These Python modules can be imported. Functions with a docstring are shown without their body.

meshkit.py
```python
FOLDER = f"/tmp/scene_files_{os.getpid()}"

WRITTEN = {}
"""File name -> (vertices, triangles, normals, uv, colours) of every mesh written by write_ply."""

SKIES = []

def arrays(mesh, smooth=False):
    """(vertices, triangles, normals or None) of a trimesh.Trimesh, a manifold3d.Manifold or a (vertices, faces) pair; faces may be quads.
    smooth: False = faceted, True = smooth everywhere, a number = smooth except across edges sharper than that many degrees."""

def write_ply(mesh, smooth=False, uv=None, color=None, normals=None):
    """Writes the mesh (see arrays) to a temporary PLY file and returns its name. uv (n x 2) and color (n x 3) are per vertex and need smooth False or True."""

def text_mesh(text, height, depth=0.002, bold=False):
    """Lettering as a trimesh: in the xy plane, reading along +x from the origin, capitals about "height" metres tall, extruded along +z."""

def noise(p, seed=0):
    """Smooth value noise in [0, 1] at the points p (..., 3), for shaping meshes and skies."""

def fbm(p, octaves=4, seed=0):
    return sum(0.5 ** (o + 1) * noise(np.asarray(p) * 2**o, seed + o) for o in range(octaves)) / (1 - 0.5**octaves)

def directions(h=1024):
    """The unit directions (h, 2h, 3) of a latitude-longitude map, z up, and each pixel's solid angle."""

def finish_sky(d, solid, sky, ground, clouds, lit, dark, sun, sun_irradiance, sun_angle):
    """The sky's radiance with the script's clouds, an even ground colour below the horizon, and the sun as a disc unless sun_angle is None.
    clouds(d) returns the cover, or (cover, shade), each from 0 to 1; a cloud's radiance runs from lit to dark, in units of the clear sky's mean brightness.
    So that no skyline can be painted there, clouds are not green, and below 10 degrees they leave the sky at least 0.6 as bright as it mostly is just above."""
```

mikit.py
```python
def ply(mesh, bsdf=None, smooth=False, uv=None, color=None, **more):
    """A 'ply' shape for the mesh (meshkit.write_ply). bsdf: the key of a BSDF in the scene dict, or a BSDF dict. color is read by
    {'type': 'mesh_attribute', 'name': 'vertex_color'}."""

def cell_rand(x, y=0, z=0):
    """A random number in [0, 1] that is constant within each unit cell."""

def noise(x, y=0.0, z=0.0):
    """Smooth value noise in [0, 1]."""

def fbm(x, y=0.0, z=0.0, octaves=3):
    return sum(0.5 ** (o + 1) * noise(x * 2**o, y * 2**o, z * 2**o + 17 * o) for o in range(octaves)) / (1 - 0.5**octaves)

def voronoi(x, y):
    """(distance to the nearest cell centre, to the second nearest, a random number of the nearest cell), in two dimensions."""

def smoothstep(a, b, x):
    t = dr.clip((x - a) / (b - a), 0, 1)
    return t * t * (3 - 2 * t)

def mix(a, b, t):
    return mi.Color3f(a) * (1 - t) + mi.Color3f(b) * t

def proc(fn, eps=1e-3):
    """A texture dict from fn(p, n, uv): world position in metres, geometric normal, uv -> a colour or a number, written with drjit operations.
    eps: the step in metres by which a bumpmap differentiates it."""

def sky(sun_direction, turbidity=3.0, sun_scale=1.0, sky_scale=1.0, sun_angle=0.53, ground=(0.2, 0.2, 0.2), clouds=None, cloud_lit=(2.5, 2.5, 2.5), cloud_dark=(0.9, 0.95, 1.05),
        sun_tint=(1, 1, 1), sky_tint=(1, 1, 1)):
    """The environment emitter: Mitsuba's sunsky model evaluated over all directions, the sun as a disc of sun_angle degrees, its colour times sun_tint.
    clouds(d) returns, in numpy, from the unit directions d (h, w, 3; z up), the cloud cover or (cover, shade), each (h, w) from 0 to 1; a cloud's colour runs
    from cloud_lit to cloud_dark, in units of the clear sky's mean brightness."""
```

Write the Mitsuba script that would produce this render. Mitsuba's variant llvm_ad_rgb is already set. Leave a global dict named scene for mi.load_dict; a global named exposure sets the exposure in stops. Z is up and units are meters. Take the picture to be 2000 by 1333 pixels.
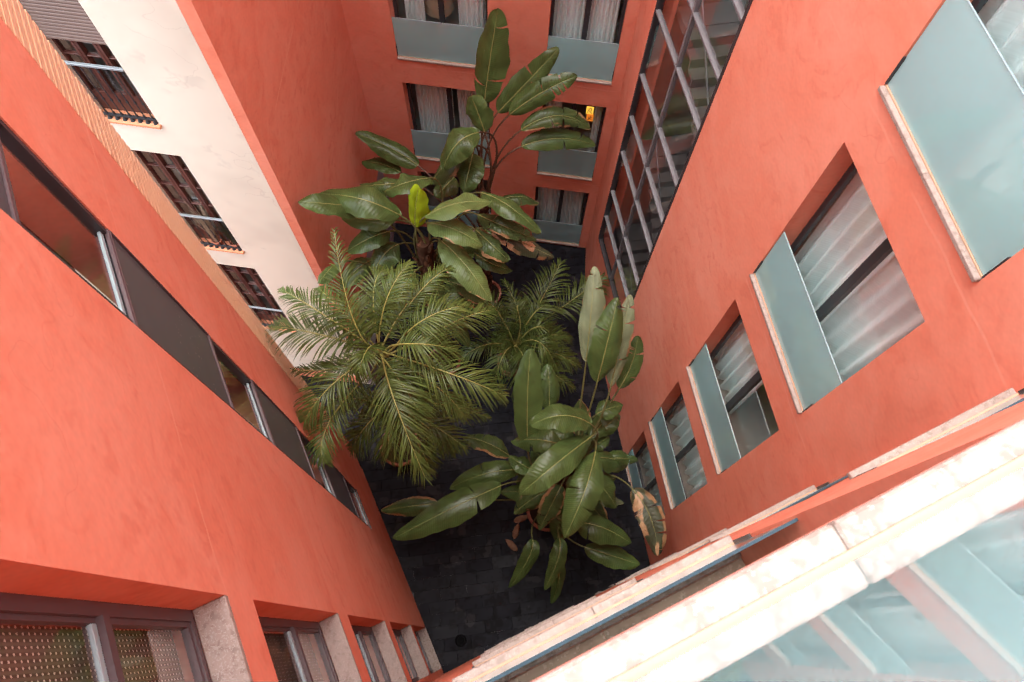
import math, random
import numpy as np, trimesh, shapely, shapely.geometry as sg, shapely.affinity as sa, manifold3d as m3
import drjit as dr, mitsuba as mi, mikit
from mikit import noise, fbm, smoothstep, mix, cell_rand

T = mi.ScalarTransform4f
scene, labels = {}, {}

# ---------------------------------------------------------------- camera, sky, exposure
CAM = np.array([0.0, 0.0, 17.14])
LOOK = np.array([0.0, 0.396964, -0.917834])
UP = np.array([-0.044658, 0.916919, 0.396568])
scene['camera'] = {'type': 'thinlens', 'fov': 73.17, 'fov_axis': 'x', 'near_clip': 0.01, 'far_clip': 400.0,
                   'aperture_radius': 0.0022, 'focus_distance': 11.0,
                   'to_world': T().look_at(origin=CAM.tolist(), target=(CAM + LOOK).tolist(), up=UP.tolist())}
scene['daylight'] = mikit.sky([-0.12, 0.08, 0.98], turbidity=3, sun_scale=0.1, sun_angle=40, clouds=lambda d: (np.ones(d.shape[:2]), 1 - np.clip(d[..., 2], 0, 1)),
                              cloud_lit=(2.95, 3.1, 3.3), cloud_dark=(1.3, 1.36, 1.46), sun_tint=(0.97, 0.99, 1.02))    # overcast: over twice as bright overhead as at the horizon
exposure = 4.4

# ---------------------------------------------------------------- materials
def mat(key, **d): scene[key] = d
def rgb(*c): return {'type': 'rgb', 'value': list(c)}
def two(inner): return {'type': 'twosided', 'bsdf': inner}

def plaster_colour(base, pale, deep):
    def f(p, n, uv):
        h = p.x * 0.8 + p.y * 0.6; g = p.y * 0.8 - p.x * 0.6
        wx, wy, wz = fbm(p.x * 1.1, p.y * 1.1, p.z * 1.1, 3) - 0.5, fbm(p.x * 1.0 + 31, p.y, p.z, 3) - 0.5, fbm(p.x * 1.2, p.y * 1.2 + 17, p.z * 1.2, 3) - 0.5
        big = fbm(p.x * 0.7 + wx * 1.6, p.y * 0.7 + wy * 1.6, p.z * 0.6 + wz * 1.6, 4)
        mid = fbm(p.x * 2.6 + wy * 5, p.y * 2.6 + wz * 5, p.z * 2.6 + wx * 5, 4)
        arc = fbm(h * 5 + wz * 16, g * 5, p.z * 7 + wx * 16, 3)
        c = mix(base, pale, 0.42 * smoothstep(0.38, 0.78, mid))
        c = mix(c, pale, 0.55 * smoothstep(0.36, 0.72, big))
        c = mix(c, deep, 0.4 * smoothstep(0.48, 0.76, arc) * smoothstep(0.40, 0.66, 1 - mid))
        c = mix(c, deep, 0.4 * smoothstep(0.54, 0.74, fbm(p.x * 7 + 9 + wx * 6, p.y * 7, p.z * 6, 3)) * smoothstep(0.50, 0.66, noise(p.x * 1.3 + wy, p.y * 1.3, p.z * 0.9)))
        s = p.z / 3.2 + 0.02 * (fbm(h * 3, g * 3, 0, 3) - 0.5)      # the pale seam where one day's rendering met the next, at each floor
        s = dr.abs(s - dr.floor(s) - 0.93)
        c = mix(c, pale, 0.8 * (1 - smoothstep(0.002, 0.006, s)) * smoothstep(0.35, 0.6, noise(h * 2, g * 2, p.z * 0.2)))
        w = fbm(p.x * 0.8 + 20, p.y * 0.8, p.z * 0.8, 4)
        c = mix(c, deep, 0.28 * (1 - smoothstep(0.0, 0.003, dr.abs(w - 0.5))) * smoothstep(0.5, 0.62, noise(p.x * 0.7, p.y * 0.7, p.z * 0.7 + 7)))
        return c * (0.94 + 0.12 * fbm(p.x * 30, p.y * 30, p.z * 30, 3))
    return mikit.proc(f)
def plaster_bump(p, n, uv):
    h = p.x * 0.8 + p.y * 0.6
    w = fbm(p.x * 1.3, p.y * 1.3, p.z * 1.3, 2) - 0.5
    ridge = 1 - dr.abs(2 * noise(h * 9 + w * 22, p.y * 5, p.z * 13 + w * 30) - 1)
    return (0.5 * fbm(p.x * 6, p.y * 6, p.z * 6, 3) + 0.10 * ridge * ridge * ridge * smoothstep(0.45, 0.6, noise(p.x * 2.1, p.y * 2.1, p.z * 2.1 + 4)) + 0.22 * fbm(h * 34 + p.z * 12, p.y * 12, p.z * 22 - h * 9, 2) + 0.16 * noise(p.x * 110, p.y * 110, p.z * 110))
BUMP = mikit.proc(plaster_bump, 2e-3)
def plaster(key, base, pale, deep, s=0.009):
    scene[key] = two({'type': 'bumpmap', 'arbitrary': BUMP, 'scale': s, 'bsdf': {'type': 'diffuse', 'reflectance': plaster_colour(base, pale, deep)}})
plaster('coral_plaster', (0.735, 0.256, 0.168), (0.78, 0.335, 0.240), (0.65, 0.190, 0.120))
mat('coral_cladding', **two({'type': 'roughplastic', 'alpha': 0.3, 'diffuse_reflectance': rgb(0.86, 0.52, 0.30)}))

def cream(p, n, uv):
    big = fbm(p.x * 0.7, p.y * 0.7, p.z * 0.7, 4); sm = fbm(p.x * 4, p.y * 4, p.z * 3, 4)
    c = mix((0.68, 0.645, 0.55), (0.60, 0.565, 0.48), smoothstep(0.42, 0.7, big))
    blot = smoothstep(0.60, 0.70, sm) * smoothstep(0.45, 0.6, fbm(p.x * 1.2 + 5, p.y, p.z * 1.2, 3))
    c = mix(c, (0.40, 0.37, 0.32), 0.25 * blot)
    w = fbm(p.x * 1.1 + 20, p.y * 1.1, p.z * 1.1, 4)
    crack = 1 - smoothstep(0.0, 0.006, dr.abs(w - 0.5))
    return mix(c, (0.35, 0.30, 0.25), 0.18 * crack * smoothstep(0.5, 0.6, noise(p.x * 0.8, p.y * 0.8, p.z * 0.8 + 7)))
scene['cream_plaster'] = two({'type': 'bumpmap', 'arbitrary': BUMP, 'scale': 0.009, 'bsdf': {'type': 'diffuse', 'reflectance': mikit.proc(cream)}})

def stone(base, dark, pale, sc):
    def f(p, n, uv):
        a = fbm(p.x * sc, p.y * sc, p.z * sc, 3); b = fbm(p.x * sc * 3.7 + 3, p.y * sc * 3.7, p.z * sc * 3.7, 2)
        c = mix(base, dark, 0.8 * smoothstep(0.5, 0.68, a))
        c = mix(c, pale, 0.75 * smoothstep(0.56, 0.7, b))
        return mix(c, dark, 0.6 * smoothstep(0.64, 0.74, fbm(p.x * sc * 0.6 + 9, p.y * sc * 0.6, p.z * sc * 0.6, 4)))
    return mikit.proc(f)
scene['pale_stone'] = two({'type': 'principled', 'base_color': stone((0.315, 0.254, 0.222), (0.225, 0.175, 0.148), (0.385, 0.335, 0.30), 34), 'roughness': 0.55, 'specular': 0.4})
scene['brown_stone'] = two({'type': 'principled', 'base_color': stone((0.40, 0.31, 0.23), (0.30, 0.22, 0.16), (0.55, 0.46, 0.37), 14), 'roughness': 0.6})
scene['sealant'] = two({'type': 'diffuse', 'reflectance': rgb(0.50, 0.33, 0.22)})

scene['frosted_glass'] = {'type': 'principledthin', 'base_color': rgb(0.46, 0.80, 0.82), 'roughness': 0.5, 'spec_trans': 0.0, 'diff_trans': 0.6, 'eta': 1.3}
scene['clear_glass'] = {'type': 'thindielectric', 'int_ior': 1.55}
scene['glass_edge'] = {'type': 'plastic', 'diffuse_reflectance': rgb(0.30, 0.42, 0.44), 'int_ior': 1.5}
scene['dark_glass_edge'] = {'type': 'plastic', 'diffuse_reflectance': rgb(0.06, 0.11, 0.14), 'int_ior': 1.5}
scene['pane'] = {'type': 'thindielectric', 'int_ior': 1.55}
scene['strip_pane'] = {'type': 'thindielectric', 'int_ior': 1.38}
scene['stair_pane'] = {'type': 'thindielectric', 'int_ior': 1.75}
scene['frame'] = two({'type': 'principled', 'base_color': rgb(0.035, 0.032, 0.036), 'roughness': 0.4, 'specular': 0.5})
scene['plum_frame'] = two({'type': 'principled', 'base_color': rgb(0.085, 0.058, 0.062), 'roughness': 0.45, 'specular': 0.5})
scene['grey_metal'] = two({'type': 'principled', 'base_color': rgb(0.15, 0.155, 0.165), 'roughness': 0.4, 'specular': 0.5})
scene['reflection_teal'] = two({'type': 'principled', 'base_color': rgb(0.27, 0.37, 0.39), 'roughness': 0.4, 'specular': 0.5})  # pale teal colour standing in for a bright reflection in the left panes
def panel_c(p, n, uv):
    d = smoothstep(0.78, 0.82, noise(p.x * 40, p.y * 40, p.z * 40)) * smoothstep(0.6, 0.7, noise(p.x * 5, p.y * 5, p.z * 5))
    return mix((0.066, 0.070, 0.076), (0.18, 0.17, 0.16), 0.5 * d) * (0.9 + 0.2 * fbm(p.x * 2, p.y * 2, p.z * 2, 3))
scene['spandrel'] = two({'type': 'principled', 'base_color': mikit.proc(panel_c), 'roughness': 0.42, 'specular': 0.5})
scene['iron'] = two({'type': 'principled', 'base_color': rgb(0.02, 0.023, 0.028), 'roughness': 0.45, 'specular': 0.5})
scene['rail_grey'] = two({'type': 'principled', 'base_color': rgb(0.25, 0.28, 0.30), 'roughness': 0.4, 'metallic': 0.3})
def wood(base, dark):
    def f(p, n, uv): return mix(base, dark, smoothstep(0.4, 0.65, fbm(p.x * 30, p.y * 30, p.z * 2.5, 3)))
    return mikit.proc(f)
scene['red_wood'] = two({'type': 'principled', 'base_color': wood((0.105, 0.035, 0.026), (0.065, 0.022, 0.017)), 'roughness': 0.35})
scene['shutter'] = two({'type': 'principled', 'base_color': rgb(0.155, 0.105, 0.09), 'roughness': 0.5})
scene['orange_tile'] = two({'type': 'principled', 'base_color': rgb(0.60, 0.25, 0.13), 'roughness': 0.6})
def cloth(p, n, uv): return mi.Color3f(0.86, 0.93, 0.91) * (0.9 + 0.14 * fbm(p.x * 3, p.y * 3, p.z * 60, 2))
scene['curtain_cloth'] = {'type': 'principledthin', 'base_color': mikit.proc(cloth), 'roughness': 0.9, 'diff_trans': 0.35, 'spec_trans': 0.0}
scene['room_paint'] = two({'type': 'diffuse', 'reflectance': rgb(0.40, 0.36, 0.31)})
scene['red_room'] = two({'type': 'diffuse', 'reflectance': rgb(0.18, 0.115, 0.10)})
scene['stair_room'] = two({'type': 'diffuse', 'reflectance': rgb(0.26, 0.25, 0.24)})
scene['concrete'] = two({'type': 'diffuse', 'reflectance': rgb(0.24, 0.24, 0.23)})
scene['grey_paint'] = two({'type': 'diffuse', 'reflectance': rgb(0.30, 0.27, 0.30)})
def blind_c(p, n, uv):
    t = p.x * 0.4694 - p.y * 0.8830
    a, b = t / 0.028, p.z / 0.040
    da, db = a - dr.floor(a) - 0.5, b - dr.floor(b) - 0.5
    dot = 1 - smoothstep(0.10, 0.2, dr.sqrt(da * da * 0.5 + db * db))
    band = smoothstep(0.1, 0.4, dr.abs(da))
    return mix(mix((0.10, 0.075, 0.055), (0.17, 0.14, 0.10), band), (0.75, 0.70, 0.62), dot)
scene['woven_blind'] = two({'type': 'diffuse', 'reflectance': mikit.proc(blind_c)})

def slate(p, n, uv):
    t = cell_rand(p.x * 1.7 + 0.3, p.y * 3.1)
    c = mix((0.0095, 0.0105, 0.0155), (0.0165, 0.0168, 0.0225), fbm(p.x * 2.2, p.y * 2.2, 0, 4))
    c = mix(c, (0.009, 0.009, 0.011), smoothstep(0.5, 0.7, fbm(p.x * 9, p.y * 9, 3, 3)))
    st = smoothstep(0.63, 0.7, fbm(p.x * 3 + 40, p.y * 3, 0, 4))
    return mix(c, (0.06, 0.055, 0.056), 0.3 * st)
SLATE = mikit.proc(slate)
def slate_b(p, n, uv): return fbm(p.x * 14, p.y * 14, 0, 4)
for i, r in enumerate((0.42, 0.5, 0.6)):
    scene[f'slate_{"abc"[i]}'] = two({'type': 'bumpmap', 'arbitrary': mikit.proc(slate_b, 2e-3), 'scale': 0.006, 'bsdf': {'type': 'principled', 'base_color': SLATE, 'roughness': r, 'specular': 0.07}}) if i == 0 else two({'type': 'principled', 'base_color': SLATE, 'roughness': r, 'specular': 0.07})
def mortar(p, n, uv):
    w = smoothstep(0.60, 0.68, fbm(p.x * 1.5 + 3, p.y * 1.5, 0, 3)) * smoothstep(0.35, 0.6, fbm(p.x * 12, p.y * 12, 0, 2))
    return mix((0.012, 0.012, 0.013), (0.16, 0.155, 0.155), w)
scene['mortar'] = two({'type': 'diffuse', 'reflectance': mikit.proc(mortar)})
def clay(p, n, uv):
    c = mix((0.36, 0.125, 0.07), (0.24, 0.08, 0.05), fbm(p.x * 5, p.y * 5, p.z * 5, 3))
    return mix(c, (0.5, 0.38, 0.32), 0.6 * smoothstep(0.6, 0.72, fbm(p.x * 3, p.y * 3 + 7, p.z * 6, 4)))
scene['terracotta'] = two({'type': 'principled', 'base_color': mikit.proc(clay), 'roughness': 0.8})
scene['soil'] = two({'type': 'diffuse', 'reflectance': rgb(0.03, 0.02, 0.015)})
def bark(p, n, uv): return mix((0.055, 0.028, 0.018), (0.15, 0.075, 0.045), smoothstep(0.45, 0.7, fbm(p.x * 14, p.y * 14, p.z * 5, 3)))
scene['bark'] = two({'type': 'diffuse', 'reflectance': mikit.proc(bark)})
scene['palm_bark'] = two({'type': 'diffuse', 'reflectance': rgb(0.11, 0.085, 0.055)})
scene['petiole'] = two({'type': 'principled', 'base_color': rgb(0.10, 0.10, 0.035), 'roughness': 0.45})
scene['dark_petiole'] = two({'type': 'principled', 'base_color': rgb(0.09, 0.045, 0.025), 'roughness': 0.5})
scene['midrib'] = two({'type': 'principled', 'base_color': rgb(0.19, 0.185, 0.06), 'roughness': 0.4})
scene['rachis'] = two({'type': 'principled', 'base_color': rgb(0.27, 0.25, 0.07), 'roughness': 0.45})

def leaf_colour(green, vein, wear):
    """uv: metres along the midrib, -1..1 across."""
    def f(p, n, uv):
        a = dr.abs(uv.y); s = uv.x - 0.10 * a
        ph = s / 0.038; rib = dr.abs(ph - dr.floor(ph) - 0.5) * 2
        line = smoothstep(0.55, 0.95, rib)
        big = fbm(p.x * 2.3, p.y * 2.3, p.z * 2.3, 3)
        c = mi.Color3f(green) * (0.72 + 0.56 * big)
        c = mix(c, vein, 0.5 * line)
        band = noise(s * 9, uv.y * 0.7 + 3, 0)
        c = c * (0.78 + 0.44 * band)
        c = mix(c, mi.Color3f(vein) * 1.5, 0.8 * (1 - smoothstep(0.015, 0.045, a)))
        if wear > 0:
            e = a + 0.9 * (fbm(uv.x * 5 + p.x, uv.y * 3, p.z, 4) - 0.5)
            t = smoothstep(1.04 - 0.13 * wear, 1.09 - 0.13 * wear, e) * smoothstep(0.46, 0.58, noise(uv.x * 3.1 + p.x, uv.y * 1.1 + 4, p.y * 0.7))
            c = mix(c, mix((0.22, 0.10, 0.04), (0.40, 0.25, 0.13), fbm(p.x * 20, p.y * 20, p.z * 20, 2)), t)
        if wear > 2:
            q = smoothstep(0.585, 0.635, fbm(uv.x * 2.3 + 1.7 + p.y * 0.2, uv.y * 0.9, 5, 3))
            c = mix(c, mix((0.40, 0.23, 0.12), (0.52, 0.35, 0.20), noise(p.x * 25, p.y * 25, p.z * 25)), q)
        return c
    return mikit.proc(f)
def waxy(tex, rough, spec, trans):
    return {'type': 'blendbsdf', 'weight': 0.35,
            'skin': two({'type': 'principled', 'base_color': tex, 'roughness': rough, 'specular': spec}),
            'sheet': {'type': 'principledthin', 'base_color': tex, 'roughness': 0.5, 'spec_trans': 0.0, 'diff_trans': trans, 'eta': 1.4}}
def leaf_mat(key, green, vein, wear=0, rough=0.32, trans=1.0): scene[key] = waxy(leaf_colour(green, vein, wear), rough, 0.42, trans)
leaf_mat('leaf_g', (0.056, 0.094, 0.026), (0.115, 0.165, 0.055))
leaf_mat('leaf_w', (0.056, 0.090, 0.028), (0.11, 0.15, 0.055), 2)
leaf_mat('leaf_p', (0.105, 0.155, 0.045), (0.18, 0.235, 0.09), 0.4, 0.40)    # sky sheen on the upper leaves, painted in as a paler green
leaf_mat('leaf_s', (0.17, 0.215, 0.12), (0.27, 0.32, 0.20), 0.8, 0.5)       # pale underside
leaf_mat('leaf_y', (0.30, 0.44, 0.012), (0.36, 0.48, 0.04), 0, 0.4, 1.4)
leaf_mat('leaf_b', (0.060, 0.070, 0.036), (0.09, 0.10, 0.06), 3, 0.42)
def frond(p, n, uv): return mix((0.040, 0.072, 0.014), (0.125, 0.165, 0.042), fbm(p.x * 4, p.y * 4, p.z * 4, 3)) * (0.75 + 0.5 * uv.y)
scene['frond'] = waxy(mikit.proc(frond), 0.33, 0.42, 1.1)

# leaf: plant, midrib's base, middle and tip (metres), width, look, fold in degrees, splits, facing
LEAVES = [
    ('A', (-1.928, 6.328, 7.5), (-2.513, 6.347, 7.9), (-3.27, 6.607, 7.6), 0.563, 'g', 10, 0, None),
    ('A', (-2.556, 6.57, 7.3), (-2.926, 6.222, 7.9), (-3.418, 6.105, 8.1), 0.41, 'd', 12, 0, None),
    ('A', (-2.137, 6.629, 6.9), (-2.582, 6.554, 7.0), (-3.121, 6.798, 6.7), 0.403, 'd', 10, 0, None),
    ('A', (-1.504, 7.105, 7.5), (-1.82, 6.779, 7.8), (-2.227, 6.719, 7.6), 0.486, 'd', 14, 0, None),
    ('A', (-1.986, 7.212, 7.2), (-2.302, 7.004, 7.4), (-2.765, 7.168, 7.1), 0.345, 'd', 12, 0, None),
    ('A', (-1.748, 6.439, 7.0), (-1.696, 6.479, 7.5), (-1.576, 6.509, 8.1), 0.488, 'y', 34, 0, (-0.2, -0.8, 0.7)),
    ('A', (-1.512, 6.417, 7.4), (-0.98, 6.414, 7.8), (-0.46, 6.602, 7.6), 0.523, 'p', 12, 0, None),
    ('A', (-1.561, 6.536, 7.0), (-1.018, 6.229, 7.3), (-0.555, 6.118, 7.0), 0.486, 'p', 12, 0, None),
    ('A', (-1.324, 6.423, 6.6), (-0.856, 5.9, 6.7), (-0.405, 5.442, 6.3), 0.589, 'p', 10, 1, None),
    ('A', (-0.736, 6.69, 6.6), (-0.411, 6.322, 6.7), (-0.127, 6.21, 6.4), 0.435, 'w', 12, 0, None),
    ('A', (-0.642, 7.061, 7.2), (-0.161, 6.686, 7.4), (0.406, 6.423, 7.0), 0.438, 'd', 16, 1, None),
    ('A', (-0.717, 6.889, 6.8), (-0.2, 6.585, 6.9), (0.365, 6.602, 6.5), 0.398, 'w', 20, 3, None),
    ('A', (-0.465, 6.832, 6.4), (0.113, 6.591, 6.4), (0.71, 6.545, 6.0), 0.43, 'b', 14, 4, None),
    ('A', (-0.758, 6.664, 5.8), (-0.425, 6.465, 5.8), (-0.06, 6.514, 5.5), 0.33, 'k', 14, 0, None),
    ('A', (-2.262, 6.581, 6.6), (-2.584, 6.354, 6.7), (-3.029, 6.236, 6.4), 0.482, 'd', 12, 0, None),
    ('A', (-2.149, 6.566, 6.2), (-2.384, 6.344, 6.2), (-2.633, 6.055, 5.9), 0.592, 'w', 12, 1, None),
    ('A', (-3.035, 5.702, 6.9), (-3.085, 5.451, 7.1), (-3.177, 5.167, 7.2), 0.316, 'd', 8, 0, None),
    ('A', (-2.744, 6.554, 5.6), (-3.036, 6.291, 5.6), (-3.367, 6.12, 5.2), 0.441, 'k', 12, 0, None),
    ('A', (-1.645, 6.744, 5.9), (-1.632, 6.495, 5.8), (-1.25, 6.33, 5.3), 0.352, 'k', 12, 0, None),
    ('A2', (-0.721, 9.2, 7.04), (-0.618, 9.4, 7.845), (-0.482, 9.65, 8.778), 0.648, 'o', 10, 2, (0, -1, 0.55)),
    ('A2', (-0.457, 9.1, 6.911), (0.051, 9.35, 7.439), (0.597, 9.65, 7.988), 0.52, 'k', 16, 2, (0.5, -0.7, 0.6)),
    ('A2', (-0.232, 9.0, 6.982), (0.337, 9.2, 7.372), (0.969, 9.4, 7.611), 0.478, 'k', 20, 3, (0.3, -0.7, 0.7)),
    ('A2', (0.001, 8.9, 6.695), (0.679, 9.1, 6.897), (1.332, 9.2, 6.47), 0.448, 'w', 24, 3, (0, -0.6, 0.8)),
    ('A2', (0.015, 8.8, 6.337), (0.722, 9.0, 6.374), (1.48, 9.1, 6.11), 0.459, 'k', 24, 2, (0, -0.6, 0.8)),
    ('A2', (-0.652, 8.3, 7.283), (-0.761, 8.4, 7.624), (-0.884, 8.5, 7.945), 0.491, 'o', 14, 0, (0, -1, 0.5)),
    ('A2', (-0.755, 8.2, 7.394), (-1.11, 7.9, 7.439), (-1.37, 7.7, 6.968), 0.597, 'd', 10, 0, None),
    ('A2', (-1.02, 8.3, 6.802), (-1.376, 8.1, 6.63), (-1.677, 7.9, 6.242), 0.555, 'w', 12, 0, None),
    ('A2', (-0.896, 8.4, 6.572), (-0.952, 8.0, 6.534), (-1.037, 7.7, 6.276), 0.613, 'd', 12, 0, None),
    ('A2', (-2.122, 9.0, 5.324), (-2.713, 9.3, 5.482), (-3.407, 9.4, 5.771), 0.54, 'k', 26, 1, None),
    ('A2', (-2.526, 9.0, 5.08), (-2.972, 9.2, 5.077), (-3.411, 9.3, 4.989), 0.413, 'k', 18, 1, None),
    ('A2', (-1.322, 8.6, 5.531), (-1.482, 8.4, 5.505), (-1.678, 8.2, 5.381), 0.535, 'k', 12, 0, None),
    ('B', (1.27, 4.384, 6.3), (1.28, 4.955, 6.9), (1.295, 5.654, 7.3), 0.459, 's', 26, 2, (-0.3, -0.9, 0.7)),
    ('B', (1.468, 4.043, 6.2), (1.551, 4.49, 6.8), (1.686, 5.154, 7.2), 0.541, 'g', 8, 2, (-0.2, -0.7, 0.8)),
    ('B', (1.747, 4.102, 5.9), (1.86, 4.778, 6.4), (1.961, 5.424, 6.8), 0.406, 's', 20, 3, (0.1, -0.8, 0.7)),
    ('B', (1.957, 4.202, 5.5), (2.137, 4.572, 5.8), (2.205, 4.979, 6.1), 0.405, 'd', 12, 3, (0.2, -0.6, 0.8)),
    ('B', (0.378, 3.275, 4.6), (0.323, 4.029, 5.4), (0.338, 4.735, 5.9), 0.553, 'g', 10, 1, (-0.1, -0.6, 0.8)),
    ('B', (1.372, 3.372, 6.0), (0.874, 3.37, 6.4), (0.381, 3.243, 6.2), 0.553, 'v', 12, 0, None),
    ('B', (1.42, 3.21, 5.8), (0.787, 2.613, 6.2), (0.225, 2.142, 5.9), 0.552, 'v', 10, 0, None),
    ('B', (1.496, 2.987, 5.7), (1.278, 2.226, 5.9), (0.995, 1.552, 5.5), 0.582, 'v', 12, 1, None),
    ('B', (-0.087, 2.718, 3.8), (-1.001, 2.205, 4.0), (-2.079, 1.665, 3.6), 0.635, 'g', 10, 1, None),
    ('B', (0.265, 3.124, 3.4), (-0.388, 2.988, 3.6), (-1.108, 2.749, 3.2), 0.494, 'd', 12, 1, None),
    ('B', (-1.384, 2.502, 2.8), (-1.943, 2.415, 2.8), (-2.573, 2.371, 2.4), 0.414, 'w', 12, 0, None),
    ('B', (0.053, 3.462, 3.2), (-0.429, 3.662, 3.4), (-0.932, 3.844, 3.1), 0.465, 'w', 16, 2, None),
    ('B', (0.88, 2.6, 2.9), (0.428, 2.729, 3.1), (-0.12, 2.794, 2.8), 0.425, 'k', 12, 0, None),
    ('B', (0.616, 1.947, 2.2), (0.551, 1.583, 2.1), (0.183, 1.021, 1.4), 0.382, 'd', 20, 1, None),
    ('B', (1.133, 1.908, 2.8), (1.108, 1.505, 2.8), (0.896, 0.979, 2.2), 0.365, 'd', 16, 0, None),
    ('B', (1.234, 1.623, 2.0), (1.208, 1.176, 1.8), (1.105, 0.754, 1.3), 0.298, 'k', 20, 0, None),
    ('B', (1.327, 2.083, 3.8), (1.837, 2.005, 3.9), (2.45, 1.788, 3.5), 0.582, 'd', 12, 1, None),
    ('B', (1.599, 1.716, 3.2), (2.167, 1.567, 3.2), (2.71, 1.452, 3.0), 0.464, 'd', 12, 0, None),
    ('B', (2.343, 2.648, 4.4), (2.664, 2.132, 4.4), (2.804, 1.489, 4.2), 0.529, 't', 14, 4, None),
    ('B', (1.867, 3.222, 4.2), (2.145, 3.24, 4.3), (2.527, 3.276, 4.0), 0.319, 'd', 14, 2, None),
    ('B', (1.572, 3.787, 5.2), (1.758, 3.869, 5.3), (2.072, 3.994, 5.2), 0.411, 'd', 18, 1, None),
    ('B', (1.674, 3.6, 4.6), (1.869, 3.768, 4.7), (2.081, 3.967, 4.7), 0.39, 'k', 14, 1, None),
    ('B', (1.608, 3.398, 4.4), (1.741, 3.466, 4.5), (1.932, 3.622, 4.4), 0.294, 'd', 16, 2, None),
    ('B', (1.931, 2.664, 2.8), (2.185, 2.707, 2.8), (2.479, 2.725, 2.6), 0.241, 's', 14, 1, None),
    ('B', (0.805, 4.274, 3.8), (0.799, 4.618, 4.0), (0.734, 5.135, 4.2), 0.476, 'k', 10, 1, (0, -0.6, 0.8)),
    ('B', (0.504, 2.999, 4.0), (0.289, 3.062, 4.2), (0.05, 3.224, 4.1), 0.395, 'v', 16, 0, None),
    ('B', (0.942, 2.278, 3.0), (1.157, 2.349, 3.0), (1.32, 2.557, 2.9), 0.32, 'k', 16, 0, None),
    ('B', (1.12, 3.838, 3.6), (0.892, 3.615, 3.8), (0.755, 3.473, 3.6), 0.35, 'k', 16, 1, None),
]
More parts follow.
